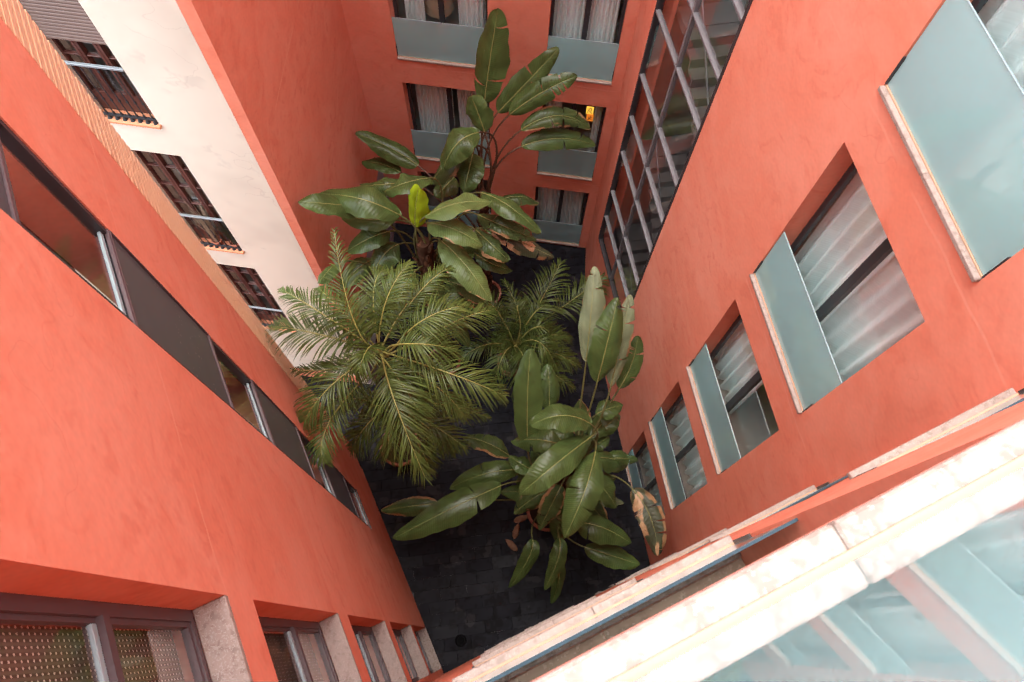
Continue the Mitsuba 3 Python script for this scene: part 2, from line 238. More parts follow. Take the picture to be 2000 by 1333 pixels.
# frond: palm, rachis base, middle and tip, leaflet length, look, facing, bare share of the rachis
FRONDS = [
    ('P', (-2.029, 3.961, 7.4), (-2.286, 4.116, 8.15), (-2.608, 5.246, 8.675), 0.467, 'l', None, 0.2),
    ('P', (-2.074, 3.969, 7.4), (-2.844, 4.286, 8.0), (-3.513, 4.693, 7.85), 0.358, 'l', None, 0.12),
    ('P', (-2.106, 3.989, 7.325), (-2.914, 4.004, 7.85), (-3.713, 4.242, 7.475), 0.484, 'l', None, 0.12),
    ('P', (-2.012, 3.997, 7.475), (-1.846, 4.453, 8.15), (-1.564, 5.044, 8.225), 0.424, 'l', None, 0.12),
    ('P', (-1.756, 4.064, 7.4), (-1.285, 4.282, 7.925), (-0.716, 4.61, 7.775), 0.471, 'l', None, 0.12),
    ('P', (-1.786, 3.988, 7.55), (-1.315, 3.905, 7.85), (-0.834, 4.033, 7.4), 0.468, 'l', None, 0.12),
    ('P', (-1.995, 3.997, 7.25), (-0.869, 3.57, 7.55), (-0.085, 3.45, 7.025), 0.457, 'm', None, 0.12),
    ('P', (-1.973, 3.909, 7.325), (-1.681, 3.142, 7.55), (-1.196, 2.147, 6.95), 0.562, 'm', None, 0.2),
    ('P', (-2.094, 3.934, 7.25), (-2.599, 3.33, 7.55), (-3.013, 2.839, 7.25), 0.513, 'm', None, 0.12),
    ('P', (-2.049, 3.932, 7.625), (-2.044, 3.688, 8.075), (-2.098, 3.393, 8.15), 0.416, 'l', None, 0.12),
    ('P', (-2.212, 4.051, 6.95), (-2.722, 3.743, 7.1), (-3.502, 3.83, 6.725), 0.361, 'm', None, 0.12),
    ('P', (-2.227, 3.861, 6.725), (-2.686, 2.882, 7.1), (-2.723, 2.319, 6.95), 0.368, 'm', None, 0.12),
    ('P', (-2.023, 4.143, 7.175), (-1.461, 4.923, 7.55), (-1.034, 5.406, 7.475), 0.339, 'm', None, 0.12),
    ('P', (-1.329, 4.348, 7.1), (-0.802, 4.624, 7.25), (-0.323, 4.919, 7.025), 0.358, 'm', None, 0.12),
    ('P', (-2.077, 4.141, 7.175), (-2.167, 4.815, 7.625), (-2.054, 5.235, 7.625), 0.404, 'm', None, 0.12),
    ('P', (-2.181, 4.2, 7.025), (-2.76, 4.672, 7.4), (-3.141, 5.054, 7.25), 0.364, 'm', None, 0.12),
    ('P', (-2.03, 4.06, 6.95), (-1.215, 3.568, 7.175), (-0.669, 3.209, 6.575), 0.411, 'k', None, 0.12),
    ('P2', (-2.139, 3.757, 5.2), (-2.173, 3.859, 5.6), (-2.409, 4.248, 4.9), 0.33, 'k', None, 0.12),
    ('P2', (-2.139, 3.757, 5.2), (-1.891, 3.872, 5.6), (-1.762, 4.255, 4.9), 0.347, 'k', None, 0.12),
    ('P2', (-2.139, 3.757, 5.2), (-2.35, 3.639, 5.6), (-2.727, 3.693, 4.9), 0.403, 'k', None, 0.12),
    ('P2', (-2.139, 3.757, 5.2), (-1.419, 3.809, 5.6), (-0.911, 3.844, 4.9), 0.4, 'k', None, 0.12),
    ('P2', (-2.139, 3.757, 5.2), (-1.271, 3.731, 5.6), (-0.372, 3.736, 4.9), 0.398, 'k', None, 0.12),
    ('P2', (-2.139, 3.757, 5.2), (-1.457, 3.346, 5.6), (-0.959, 3.059, 4.9), 0.413, 'k', None, 0.12),
    ('P2', (-2.139, 3.757, 5.2), (-2.054, 3.155, 5.6), (-2.082, 2.861, 4.9), 0.414, 'k', None, 0.12),
    ('P2', (-2.139, 3.757, 5.2), (-2.428, 3.302, 5.6), (-2.804, 2.997, 4.9), 0.418, 'k', None, 0.12),
    ('P2', (-2.139, 3.757, 5.2), (-1.616, 3.134, 5.6), (-1.345, 2.706, 4.9), 0.412, 'k', None, 0.12),
    ('P2', (-2.139, 3.757, 5.2), (-2.686, 3.75, 5.6), (-3.268, 3.913, 4.9), 0.369, 'k', None, 0.12),
    ('P2', (-2.139, 3.757, 5.2), (-1.945, 3.999, 5.6), (-1.95, 4.617, 4.9), 0.33, 'k', None, 0.12),
    ('Q', (0.062, 6.368, 2.2), (0.498, 6.841, 3.1), (1.035, 7.95, 3.4), 0.696, 'q', None, 0.3),
    ('Q', (0.062, 6.368, 2.2), (0.152, 6.676, 3.0), (-0.244, 7.52, 3.2), 0.487, 'q', None, 0.12),
    ('Q', (0.062, 6.368, 2.2), (-0.137, 6.558, 2.8), (-0.473, 7.241, 2.6), 0.515, 'q', None, 0.12),
    ('Q', (0.062, 6.368, 2.2), (0.644, 6.367, 2.8), (1.35, 6.545, 2.4), 0.49, 'q', None, 0.12),
    ('Q', (0.062, 6.368, 2.2), (0.771, 6.019, 2.8), (1.576, 5.89, 2.3), 0.485, 'q', None, 0.12),
    ('Q', (0.062, 6.368, 2.2), (0.64, 5.775, 2.6), (1.472, 5.431, 2.0), 0.488, 'q', None, 0.12),
    ('Q', (0.062, 6.368, 2.2), (-0.185, 6.316, 2.6), (-0.428, 6.32, 2.1), 0.4, 'q', None, 0.12),
    ('Q', (0.419, 6.791, 2.2), (1.37, 7.402, 2.6), (2.075, 7.904, 2.9), 0.608, 'q', None, 0.3),
    ('Q', (0.062, 6.368, 2.2), (0.205, 5.672, 2.4), (0.424, 5.292, 1.7), 0.492, 'q', None, 0.12),
]

# ---------------------------------------------------------------- helpers
used = {}
def key_for(name, parent=None):
    base = name if parent is None else f'{parent}__{name}'
    n = used.get(base, -1) + 1; used[base] = n
    return base if n == 0 else f'{base}_{n:03d}'
def thing(name, label, cat, group=None):
    k = key_for(name); labels[k] = {'label': label, 'category': cat}
    if group: labels[k]['group'] = group
    return k
def part(name, parent, mesh, bsdf, label=None, kind=None, **kw):
    k = key_for(name, parent); scene[k] = mikit.ply(mesh, bsdf, **kw)
    if label or kind: labels[k] = {a: b for a, b in (('label', label), ('kind', kind)) if b}
    return k
def single(name, label, cat, mesh, bsdf, group=None, **kw):
    k = thing(name, label, cat, group); scene[k] = mikit.ply(mesh, bsdf, **kw); return k
def structure(name, mesh, bsdf, label=None, **kw):
    k = key_for(name); scene[k] = mikit.ply(mesh, bsdf, **kw); labels[k] = {'kind': 'structure'}
    if label: labels[k]['label'] = label
    return k
def to_tri(man):
    m = man.to_mesh(); return trimesh.Trimesh(np.array(m.vert_properties[:, :3], float), np.array(m.tri_verts), process=False)
def join(ms): return trimesh.util.concatenate(ms)

class Wall:
    """A vertical plane: az is the heading of its outward side, d its distance from the plumb line through the lens; local t along it, o out into the court, z up."""
    def __init__(s, az, d, at=(0.0, 0.0)):
        a = math.radians(az); s.n = np.array([math.cos(a), math.sin(a), 0]); s.t = np.array([-math.sin(a), math.cos(a), 0]); s.d = d
    def P(s, t, o, z):
        t, o, z = (np.asarray(v, float)[..., None] for v in (t, o, z))
        return (s.d - o) * s.n + t * s.t + z * np.array([0, 0, 1.0])
    def place(s, mesh):
        v = np.asarray(mesh.vertices); out = trimesh.Trimesh(s.P(v[:, 0], v[:, 1], v[:, 2]), mesh.faces, process=False)
        return out      # (t, o, z) is right handed here: t x (-n) = z
def box(t0, t1, o0, o1, z0, z1, ch=0.0):
    if ch <= 0: return trimesh.creation.box(bounds=[[min(t0, t1), min(o0, o1), min(z0, z1)], [max(t0, t1), max(o0, o1), max(z0, z1)]])
    lo, hi = np.array([min(t0, t1), min(o0, o1), min(z0, z1)]), np.array([max(t0, t1), max(o0, o1), max(z0, z1)])
    c = min(ch, 0.3 * float((hi - lo).min())); pts = []
    for i in range(8):
        b = np.array([(i >> k) & 1 for k in range(3)])
        for ax in range(3):
            q = np.where(b == 1, hi - c, lo + c); q[ax] = hi[ax] if b[ax] else lo[ax]; pts.append(q)
    return to_tri(m3.Manifold.hull_points(np.array(pts)))
def slab(outer, holes, o0, o1):
    """A wall with openings. outer and holes: (t0, t1, z0, z1)."""
    R = lambda r: m3.CrossSection([[(r[0], r[2]), (r[1], r[2]), (r[1], r[3]), (r[0], r[3])]])
    cs = R(outer)
    for h in holes: cs = cs - R(h)
    m = to_tri(m3.Manifold.extrude(cs, o1 - o0)); v = m.vertices.copy()
    m.vertices = np.stack([v[:, 0], o1 - v[:, 2], v[:, 1]], 1)
    return m
def room(t0, t1, o0, o1, z0, z1):
    """Five inside faces, open towards the court (at o1)."""
    v = np.array([[t, o, z] for t in (t0, t1) for o in (o0, o1) for z in (z0, z1)], float)
    f = [(0, 1, 5, 4), (0, 4, 6, 2), (1, 3, 7, 5), (0, 2, 3, 1), (4, 5, 7, 6)]
    return trimesh.Trimesh(v, [t for a, b, c, d in f for t in ((a, b, c), (a, c, d))], process=False)
def tube(pts, r, n=8, cap=True):
    pts = np.asarray(pts, float); k = len(pts); r = np.broadcast_to(np.asarray(r, float), (k,))
    tan = np.gradient(pts, axis=0); tan /= np.linalg.norm(tan, axis=1, keepdims=True)
    ref = np.array([0.31, 0.17, 0.94]); ref = np.array([0.94, 0.2, 0.1]) if abs(tan[0] @ ref) > 0.9 else ref
    a = np.cross(tan, ref); a /= np.linalg.norm(a, axis=1, keepdims=True); b = np.cross(tan, a)
    ph = np.linspace(0, 2 * np.pi, n, endpoint=False)
    v = (pts[:, None] + r[:, None, None] * (np.cos(ph)[None, :, None] * a[:, None] + np.sin(ph)[None, :, None] * b[:, None])).reshape(-1, 3)
    f = []
    for i in range(k - 1):
        for j in range(n):
            p, q = i * n + j, i * n + (j + 1) % n; f += [(p, q, q + n), (p, q + n, p + n)]
    if cap:
        v = np.vstack([v, pts[0], pts[-1]]); c0, c1 = len(v) - 2, len(v) - 1
        for j in range(n): f += [(c0, (j + 1) % n, j), (c1, (k - 1) * n + j, (k - 1) * n + (j + 1) % n)]
    return trimesh.Trimesh(v, f, process=False)
def lathe(prof, n=40):
    prof = np.asarray(prof, float); return trimesh.creation.revolve(prof, sections=n)
def bez(a, c, b, n):
    s = np.linspace(0, 1, n)[:, None]; return (1 - s) ** 2 * a + 2 * s * (1 - s) * c + s * s * b
def through(a, m, b, n): 
    a, m, b = (np.asarray(q, float) for q in (a, m, b)); return bez(a, 2 * m - 0.5 * (a + b), b, n)

RW, LW, OW, BW, CW = Wall(12.129, 3.823), Wall(208.019, 1.4056), Wall(-62.191, 0.118), Wall(84.247, 10.581), Wall(84.247, 5.6)
TOP, HIGH = 18.5, 23.0  # HIGH lifts unseen wall tops to shade the far end of the court
OPEN = 2.485; PANEL = 0.963; DEEP = 0.257

# ---------------------------------------------------------------- ground
ground = trimesh.Trimesh([[-60, -60, -0.03], [60, -60, -0.03], [60, 60, -0.03], [-60, 60, -0.03]], [[0, 1, 2], [0, 2, 3]])
floor = structure('floor', ground, 'mortar', 'dark slate courtyard floor')
court = sg.Polygon([(-1.188, -0.76), (3.538, 1.733), (1.98, 8.99), (2.0, 10.43), (-3.546, 10.99), (-3.508, 5.98), (-5.2, 6.15), (-5.2, 5.1), (-3.895, 4.327)])
rng = random.Random(5)
drain_at = sg.Point(-0.86, -0.07)
laid, far = [], []
ca, sa_ = math.cos(math.radians(9.8)), math.sin(math.radians(9.8))
row_z = -6.0
for r in range(-8, 50):
    for c in range(-14, 14):
        u0, v0 = c * 0.62 + (r % 2) * 0.31 + 0.05 * math.sin(r * 2.3), r * 0.272 - 0.11
        q = sg.box(u0 + 0.003, v0 + 0.003, u0 + 0.616, v0 + 0.269)
        q = sa.rotate(q, 9.8, origin=(0, 0)).intersection(court)
        q = q.difference(drain_at.buffer(0.135))
        if q.is_empty or q.geom_type != 'Polygon' or q.area < 0.01: continue
        laid.append(q)
laid.sort(key=lambda q: math.hypot(q.centroid.x - 0.2, q.centroid.y - 1.5))
def paver(q):
    m = trimesh.creation.extrude_polygon(q, 0.032); top = m.vertices[:, 2] > 0.02
    c = np.array(q.centroid.coords[0]); v = m.vertices.copy()
    v[top, :2] = c + (v[top, :2] - c) * 0.99
    v[:, 2] += -0.031 + rng.uniform(-0.002, 0.001) + ((v[:, 0] - c[0]) * rng.uniform(-0.004, 0.004) + (v[:, 1] - c[1]) * rng.uniform(-0.005, 0.005)) * top
    m.vertices = v; return m
for q in laid[:300]: part('paver', floor, paver(q), 'slate_' + rng.choice('abbcc'))
if laid[300:]: part('far_paver', floor, join([paver(q) for q in laid[300:]]), 'slate_b', kind='stuff')

mat('cast_iron', **two({'type': 'diffuse', 'reflectance': rgb(0.008, 0.008, 0.009)}))
dr_k = thing('floor_drain', 'round black drain grate set in the dark slate floor', 'drain')
ring = lathe([(0.10, -0.028), (0.10, 0.004), (0.13, 0.004), (0.13, -0.028)], 32); ring.apply_translation([-0.86, -0.07, 0.0]); part('rim', dr_k, ring, 'cast_iron', smooth=30)
bars = []
for i in range(9):
    x = -0.08 + i * 0.02; h = math.sqrt(max(0.0099 - x * x, 1e-4)); bars.append(trimesh.creation.box(bounds=[[x - 0.004, -h, -0.02], [x + 0.004, h, 0.0]]))
g = join(bars); g.apply_translation([-0.86, -0.07, 0.0]); part('grate', dr_k, g, 'cast_iron')

# ---------------------------------------------------------------- hotel walls
def french_window(w, house, t0, t1, zs, depth=DEEP, leaves=2, room_deep=2.6, joint=None, threshold=False, paint='room_paint', edge='glass_edge'):
    """A full-height window behind a frosted-glass panel; its frame is the part, the rest its sub-parts."""
    fw, z1 = 0.062, zs + OPEN
    bars = [box(t0, t1, -depth - 0.06, -depth, z1 - fw, z1), box(t0, t1, -depth - 0.06, -depth, zs, zs + fw),
            box(t0, t0 + fw, -depth - 0.06, -depth, zs + fw, z1 - fw), box(t1 - fw, t1, -depth - 0.06, -depth, zs + fw, z1 - fw)]
    tm = 0.5 * (t0 + t1)
    for k in range(1, leaves):
        tt = t0 + (t1 - t0) * k / leaves; bars.append(box(tt - 0.05, tt + 0.05, -depth - 0.055, -depth + 0.012, zs + fw, z1 - fw))
    for a, b in ((t0 + fw, tm - 0.05), (tm + 0.05, t1 - fw)):      # sash rails inside the frame
        bars += [box(a, b, -depth - 0.045, -depth - 0.012, z1 - fw - 0.035, z1 - fw), box(a, b, -depth - 0.045, -depth - 0.012, zs + fw, zs + fw + 0.05)]
    k = part('window', house, w.place(join(bars)), 'frame')
    for a, b in ((t0 + fw, tm - 0.05), (tm + 0.05, t1 - fw)):
        q = box(a, b, 0, 0.001, zs + fw, z1 - fw); v = np.array([[a, -depth - 0.03, zs + fw], [b, -depth - 0.03, zs + fw], [b, -depth - 0.03, z1 - fw], [a, -depth - 0.03, z1 - fw]])
        part('pane', k, w.place(trimesh.Trimesh(v, [[0, 1, 2], [0, 2, 3]], process=False)), 'pane')
    cuts = [t0 + 0.002] + (joint or []) + [t1 - 0.002]
    for a, b in zip(cuts, cuts[1:]):
        part('sill', k, w.place(box(a + 0.001, b - 0.001, -0.10 if threshold else -depth - 0.06, 0.042, zs - 0.045, zs, 0.006)), 'pale_stone', smooth=20)
    part('sealant_joint', k, w.place(box(t0 + 0.012, t1 - 0.012, -0.034, -0.004, zs, zs + 0.012)), 'sealant')
    gv = np.array([[t0 + 0.006, -0.021, zs + 0.012], [t1 - 0.006, -0.021, zs + 0.012], [t1 - 0.006, -0.021, zs + PANEL], [t0 + 0.006, -0.021, zs + PANEL]])
    part('glass_panel', k, w.place(trimesh.Trimesh(gv, [[0, 1, 2], [0, 2, 3]], process=False)), 'frosted_glass')
    gv = gv + [0, 0.009, 0]; part('clear_face', k, w.place(trimesh.Trimesh(gv, [[0, 1, 2], [0, 2, 3]], process=False)), 'clear_glass')
    part('panel_edge', k, w.place(box(t0 + 0.006, t1 - 0.006, -0.0285, -0.0128, zs + PANEL + 0.0005, zs + PANEL + 0.001)), edge)
    for a in (t0 + 0.001, t1 - 0.013): part('bracket', k, w.place(box(a, a + 0.012, -0.05, 0.004, zs + 0.02, zs + 0.30)), 'frame')
    if threshold:
        for a, b in zip(cuts, cuts[1:]): part('threshold', k, w.place(box(a + 0.0015, b - 0.0015, -depth + 0.001, -0.105, zs - 0.045, zs - 0.03, 0.003)), 'brown_stone')
    part('room', house, w.place(room(t0 - 0.35, t1 + 0.35, -room_deep - depth, -depth - 0.075, zs - 0.02, zs + 2.66)), paint)
    return k
def curtain(w, t0, t1, zs, label, o=-0.46, folds=9, seed=0, lean=0.0, h=2.42):
    r = np.random.default_rng(seed); nt, nz = folds * 12, 22
    u, v = np.meshgrid(np.linspace(0, 1, nt + 1), np.linspace(0, 1, nz + 1))
    ph = r.uniform(0, 6.28, 6)
    wob = 0.2 * np.sin(2.1 * v * 2 + ph[0]) + 0.5 * np.sin(u * 7 + ph[1]) + 0.12 * np.sin(v * 5 + u * 5 + ph[2])
    amp = (0.055 + 0.025 * np.sin(u * 9 + ph[3])) * (0.6 + 0.4 * v)
    oo = o + amp * np.sin(2 * np.pi * folds * u + wob * 1.3)
    tt = t0 + (t1 - t0) * u + lean * v * (u - 0.5) + 0.006 * np.sin(5 * v + ph[5])
    zz = zs + h - (h - 0.02) * v
    V = np.stack([tt, oo, zz], -1).reshape(-1, 3); F = []
    idx = np.arange((nt + 1) * (nz + 1)).reshape(nz + 1, nt + 1)
    a, b, c, d = idx[:-1, :-1], idx[:-1, 1:], idx[1:, 1:], idx[1:, :-1]
    F = np.concatenate([np.stack([a, b, c], -1).reshape(-1, 3), np.stack([a, c, d], -1).reshape(-1, 3)])
    single('curtain', label, 'curtain', w.place(trimesh.Trimesh(V, F, process=False)), 'curtain_cloth', 'white curtains behind the hotel windows', smooth=True)

# right wall
hr = thing('hotel_wall', 'coral red rendered wall with a tall gridded stair window and a column of windows behind frosted glass', 'wall')
RT0, RT1 = 1.761, 3.612
levels = [0.0, 3.2, 6.4, 9.6, 12.8]
ST0, ST1, SZ0, SZ1 = 5.92, 8.37, 2.86, 17.9
holes = [(RT0, RT1, z - 0.045, z + OPEN) for z in levels] + [(ST0, ST1, SZ0, SZ1)]
part('wall', hr, RW.place(slab((0.90, 8.44, -0.02, TOP), holes, -0.35, 0)), 'coral_plaster')
part('added_shade_wall', hr, RW.place(slab((5.0, 8.44, TOP + 0.002, HIGH), [], -0.35, 0)), 'coral_plaster')  # added slab out of view, keeps sky light off the far end
for i, z in enumerate(levels): french_window(RW, hr, RT0, RT1, z, joint=[RT0 + 0.95] if i == 4 else None)
names = ['ground floor window', 'second window up', 'third window up', 'fourth window up', 'topmost window']
curtain(RW, RT0 - 0.05, RT1 + 0.05, 12.8, 'white curtain in the topmost window of the right coral wall', seed=1, folds=8)
curtain(RW, RT0 - 0.05, RT1 + 0.05, 9.6, 'white gathered curtain filling the largest whole window of the right coral wall', seed=2, folds=9, lean=-0.1)
curtain(RW, 2.66, RT1 + 0.05, 6.4, 'white curtain covering only the far half of a window on the right coral wall', seed=3, folds=5)
curtain(RW, RT0 - 0.05, RT1 + 0.05, 3.2, 'dim white curtain two windows below the largest one of the right coral wall', seed=4, folds=9)
curtain(RW, RT0, RT1 + 0.05, 0.0, 'shadowed curtain in the ground floor window of the right coral wall', seed=5, folds=9)
sw = part('stair_window', hr, RW.place(join([box(ST0, ST0 + 0.05, -0.10, 0.012, SZ0, SZ1), box(ST1 - 0.05, ST1, -0.10, 0.012, SZ0, SZ1), box(ST0 + 0.05, ST1 - 0.05, -0.10, 0.012, SZ0, SZ0 + 0.05), box(ST0 + 0.05, ST1 - 0.05, -0.10, 0.012, SZ1 - 0.05, SZ1)])), 'frame')
bars_z = [3.88, 4.84, 6.14, 7.14, 8.17, 9.475, 10.44, 11.36, 12.66, 13.62, 14.6, 15.9, 16.9]
for z in bars_z:
    part('transom', sw, RW.place(join([box(ST0 + 0.05, ST1 - 0.05, -0.06, 0.012, z - 0.027, z - 0.003, 0.004), box(ST0 + 0.05, ST1 - 0.05, -0.06, 0.020, z + 0.003, z + 0.027, 0.004), box(ST0 + 0.05, ST1 - 0.05, -0.06, 0.004, z - 0.003, z + 0.003)])), 'grey_metal', smooth=20)
TM = 7.165
rows = [SZ0 + 0.05] + bars_z + [SZ1 - 0.05]
for a, b in zip(rows, rows[1:]):
    part('mullion', sw, RW.place(box(TM - 0.024, TM + 0.024, -0.055, 0.012, a + 0.028, b - 0.028)), 'grey_metal')
    for c, d in ((ST0 + 0.05, TM - 0.022), (TM + 0.022, ST1 - 0.05)):
        q = 0.004 * rng.uniform(-1, 1)
        v = np.array([[c, -0.028 + q, a + 0.03], [d, -0.028 - q, a + 0.03], [d, -0.028 - q * 0.4, b - 0.03], [c, -0.028 + q * 0.6, b - 0.03]])
        part('pane', sw, RW.place(trimesh.Trimesh(v, [[0, 1, 2], [0, 2, 3]], process=False)), 'stair_pane')
part('stairwell', hr, RW.place(room(5.6, 8.7, -3.1, -0.352, 0.0, 18.4)), 'stair_room')
sc = thing('staircase', 'grey staircase climbing behind the gridded glass of the stair window', 'staircase')
nz = 9
for fl in range(10):
    z0 = 1.2 + fl * 1.6; up = fl % 2 == 0
    for i in range(nz):
        t = (6.05 + i * 0.235) if up else (8.15 - i * 0.235); o0, o1 = (-1.35, -0.5) if up else (-2.4, -1.5)
        z = z0 + (i + 1) * 1.6 / nz
        part('step', sc, RW.place(join([box(t, t + 0.25, o0, o1, z - 0.05, z), box(t + (0 if up else 0.21), t + (0.04 if up else 0.25), o0, o1, z - 0.178, z - 0.05)])), 'concrete')
    part('landing', sc, RW.place(box(8.2 if up else 5.65, 8.65 if up else 6.03, -2.5, -0.5, z0 + 1.6 - 0.16, z0 + 1.6)), 'concrete')
    part('handrail', sc, RW.place(tube(np.array([[6.05 if up else 8.3, -0.47 if up else -1.45, z0 + 1.0], [8.2 if up else 6.1, -0.47 if up else -1.45, z0 + 2.6]]), 0.018, 6)), 'rail_grey')
# the same wall bends past the stair window and runs to the back corner
def between(p, q):
    """A Wall whose face runs through two ground points, with the court on its inner side; gives it and the two t's."""
    p, q = np.array(p), np.array(q); d = q - p; az = math.degrees(math.atan2(d[1], d[0])) - 90
    w = Wall(az, float(p @ np.array([math.cos(math.radians(az)), math.sin(math.radians(az))]))); return w, float(p @ w.t[:2]), float(q @ w.t[:2])
bend, b0, b1 = between(RW.P(8.44, 0, 0)[:2], (2.005, 10.46))
part('return_wall', hr, bend.place(slab((b0, b1, -0.02, HIGH), [], -0.35, 0)), 'coral_plaster')

# back wall
hb = thing('hotel_wall', 'shaded red wall closing the far end of the court, two columns of windows behind grey frosted panels', 'wall')
BR, BL = (-0.735, 0.64), (1.80, 3.69)
bz = [0.12, 3.2, 6.4]
holes = [(a, b, z - 0.045, z + OPEN) for a, b in (BR, BL) for z in bz]
part('wall', hb, BW.place(slab((-1.3, 4.9, -0.02, HIGH), holes, -0.35, 0)), 'coral_plaster')
for a, b in (BR, BL):
    for z in bz: french_window(BW, hb, a, b, z)
curtain(BW, BR[0] + 0.10, -0.08, 6.4, 'pale curtain at the right side of the upper right window of the far wall', seed=11, folds=6)
curtain(BW, 0.0, BR[1] - 0.05, 6.4, 'pale curtain at the left side of the upper right window of the far wall', seed=12, folds=6)
curtain(BW, 0.22, BR[1] + 0.03, 3.2, 'dark drawn-back curtain left of the small yellow sign in the far wall', seed=13, folds=5)
curtain(BW, BR[0] + 0.02, BR[0] + 0.22, 3.2, 'narrow bunched curtain right of the small yellow sign in the far wall', seed=14, folds=3)
curtain(BW, -0.03, BR[1] - 0.06, 0.12, 'left one of two dim curtains in the lowest window of the far wall', seed=15, folds=6)
curtain(BW, BR[0] + 0.1, -0.10, 0.12, 'right one of two dim curtains in the lowest window of the far wall', seed=16, folds=6)
curtain(BW, 3.12, 3.52, 6.4, 'left pale curtain beside the hanging lampshade in the far wall', seed=17, folds=5)
curtain(BW, 1.92, 2.46, 6.4, 'right pale curtain beside the hanging lampshade in the far wall', seed=18, folds=5)
curtain(BW, 2.72, 3.56, 3.2, 'wide closed curtain left of the mullion, window below the lampshade', seed=19, folds=8)
curtain(BW, 1.9, 2.60, 3.2, 'curtain right of the mullion, half hidden by leaves, window below the lampshade', seed=20, folds=7)
lamp = thing('pendant_lamp', 'round beige lampshade hanging inside the upper left window of the far wall', 'lamp')
shade = lathe([(0.02, 0.30), (0.17, 0.27), (0.27, 0.16), (0.30, 0.0), (0.27, -0.03), (0.265, -0.02), (0.29, 0.0), (0.26, 0.15), (0.16, 0.26), (0.02, 0.29)], 32)
pl = BW.P(2.93, -0.85, 6.98); shade.apply_translation(pl); part('lamp_shade', lamp, shade, 'lamp_cloth', smooth=30)
mat('lamp_cloth', **two({'type': 'diffuse', 'reflectance': rgb(0.42, 0.29, 0.18)}))
part('cord', lamp, tube([pl + [0, 0, 0.3], pl + [0, 0, 1.8]], 0.008, 6), 'iron')
# lit sign inside the first-floor window
sg_k = thing('lit_sign', 'small glowing yellow and orange sign with a black sweeping emblem inside a far wall window', 'sign')
scene['lit_yellow'] = two({'type': 'diffuse', 'reflectance': rgb(0.3, 0.2, 0.03)})
sz = 17.14
k = part('yellow_panel', sg_k, BW.place(box(-0.50, -0.33, -0.642, -0.622, sz - 12.40, sz - 12.18)), 'lit_yellow'); scene[k]['emitter'] = {'type': 'area', 'radiance': rgb(0.062, 0.034, 0.004)}
k = part('orange_panel', sg_k, BW.place(box(-0.52, -0.36, -0.642, -0.622, sz - 12.63, sz - 12.415)), 'lit_yellow'); scene[k]['emitter'] = {'type': 'area', 'radiance': rgb(0.040, 0.010, 0.001)}
em = [tube([BW.P(t, -0.618, z) for t, z in pts], 0.007, 6) for pts in (
    [(-0.36, sz - 12.375), (-0.375, sz - 12.30), (-0.40, sz - 12.235), (-0.43, sz - 12.205)],
    [(-0.43, sz - 12.205), (-0.455, sz - 12.25), (-0.45, sz - 12.29), (-0.42, sz - 12.30), (-0.405, sz - 12.275)],
    [(-0.41, sz - 12.31), (-0.44, sz - 12.345), (-0.475, sz - 12.37)])]
part('emblem', sg_k, join(em), 'iron')
em = [tube([BW.P(t, -0.618, z) for t, z in pts], 0.008, 6) for pts in ([(-0.40, sz - 12.60), (-0.44, sz - 12.53), (-0.45, sz - 12.45)], [(-0.44, sz - 12.53), (-0.48, sz - 12.49)], [(-0.42, sz - 12.56), (-0.40, sz - 12.49)], [(-0.43, sz - 12.55), (-0.49, sz - 12.56)])]
part('emblem', sg_k, join(em), 'iron')

# blank side wall beside the cream building
side, s0, s1 = between((-3.546, 11.1), (-3.508, 5.985))
hs = thing('hotel_wall', 'blank red wall in shade between the cream building and the far wall', 'wall')
part('wall', hs, side.place(slab((s0, s1, 2.9, HIGH), [], -0.165, 0)), 'coral_plaster')
part('base', hs, side.place(slab((s0, s1, -0.02, 2.899), [(s1 - 2.6, s1 - 0.55, -0.02, 2.3)], -0.165, 0)), 'grey_paint', 'grey painted base of the red wall')
part('garage_recess', hs, side.place(room(s1 - 2.7, s1 - 0.45, -1.5, -0.166, -0.025, 2.4)), 'stair_room')

# left wall
hl = thing('hotel_wall', 'bright coral wall on the left with a dark vertical strip of windows and panels', 'wall')
LT0, LT1 = -0.95, -0.005
lz = [12.63, 9.43, 6.23, 3.03, 0.06]
PT0, PT1 = -3.743, -2.874
holes = [(LT0, LT1, z - 0.05, z + 2.66) for z in lz] + [(PT0, PT1, 3.14, 15.98)]
part('wall', hl, LW.place(slab((-5.0, 0.5, -0.02, 17.4), holes, -0.40, 0)), 'coral_plaster')
part('cladding_board', hl, LW.place(box(-5.66, -5.001, -0.40, -0.022, -0.02, 17.4)), 'coral_plaster')
for i in range(int(14.4 / 0.1)):
    z = 3.0 + i * 0.1
    part('slat', hl, LW.place(box(-5.665 + rng.uniform(-0.006, 0.006), -5.004, -0.0215, 0.004 + rng.uniform(-0.001, 0.001), z, z + 0.072, 0.003)), 'coral_cladding')
part('return_wall', hl, LW.place(box(-5.66, -5.30, -3.2, -0.402, -0.02, 9.0)), 'coral_plaster')
strip_z = [(12.78, 14.02), (9.58, 10.82), (6.38, 7.62), (3.18, 4.42)]
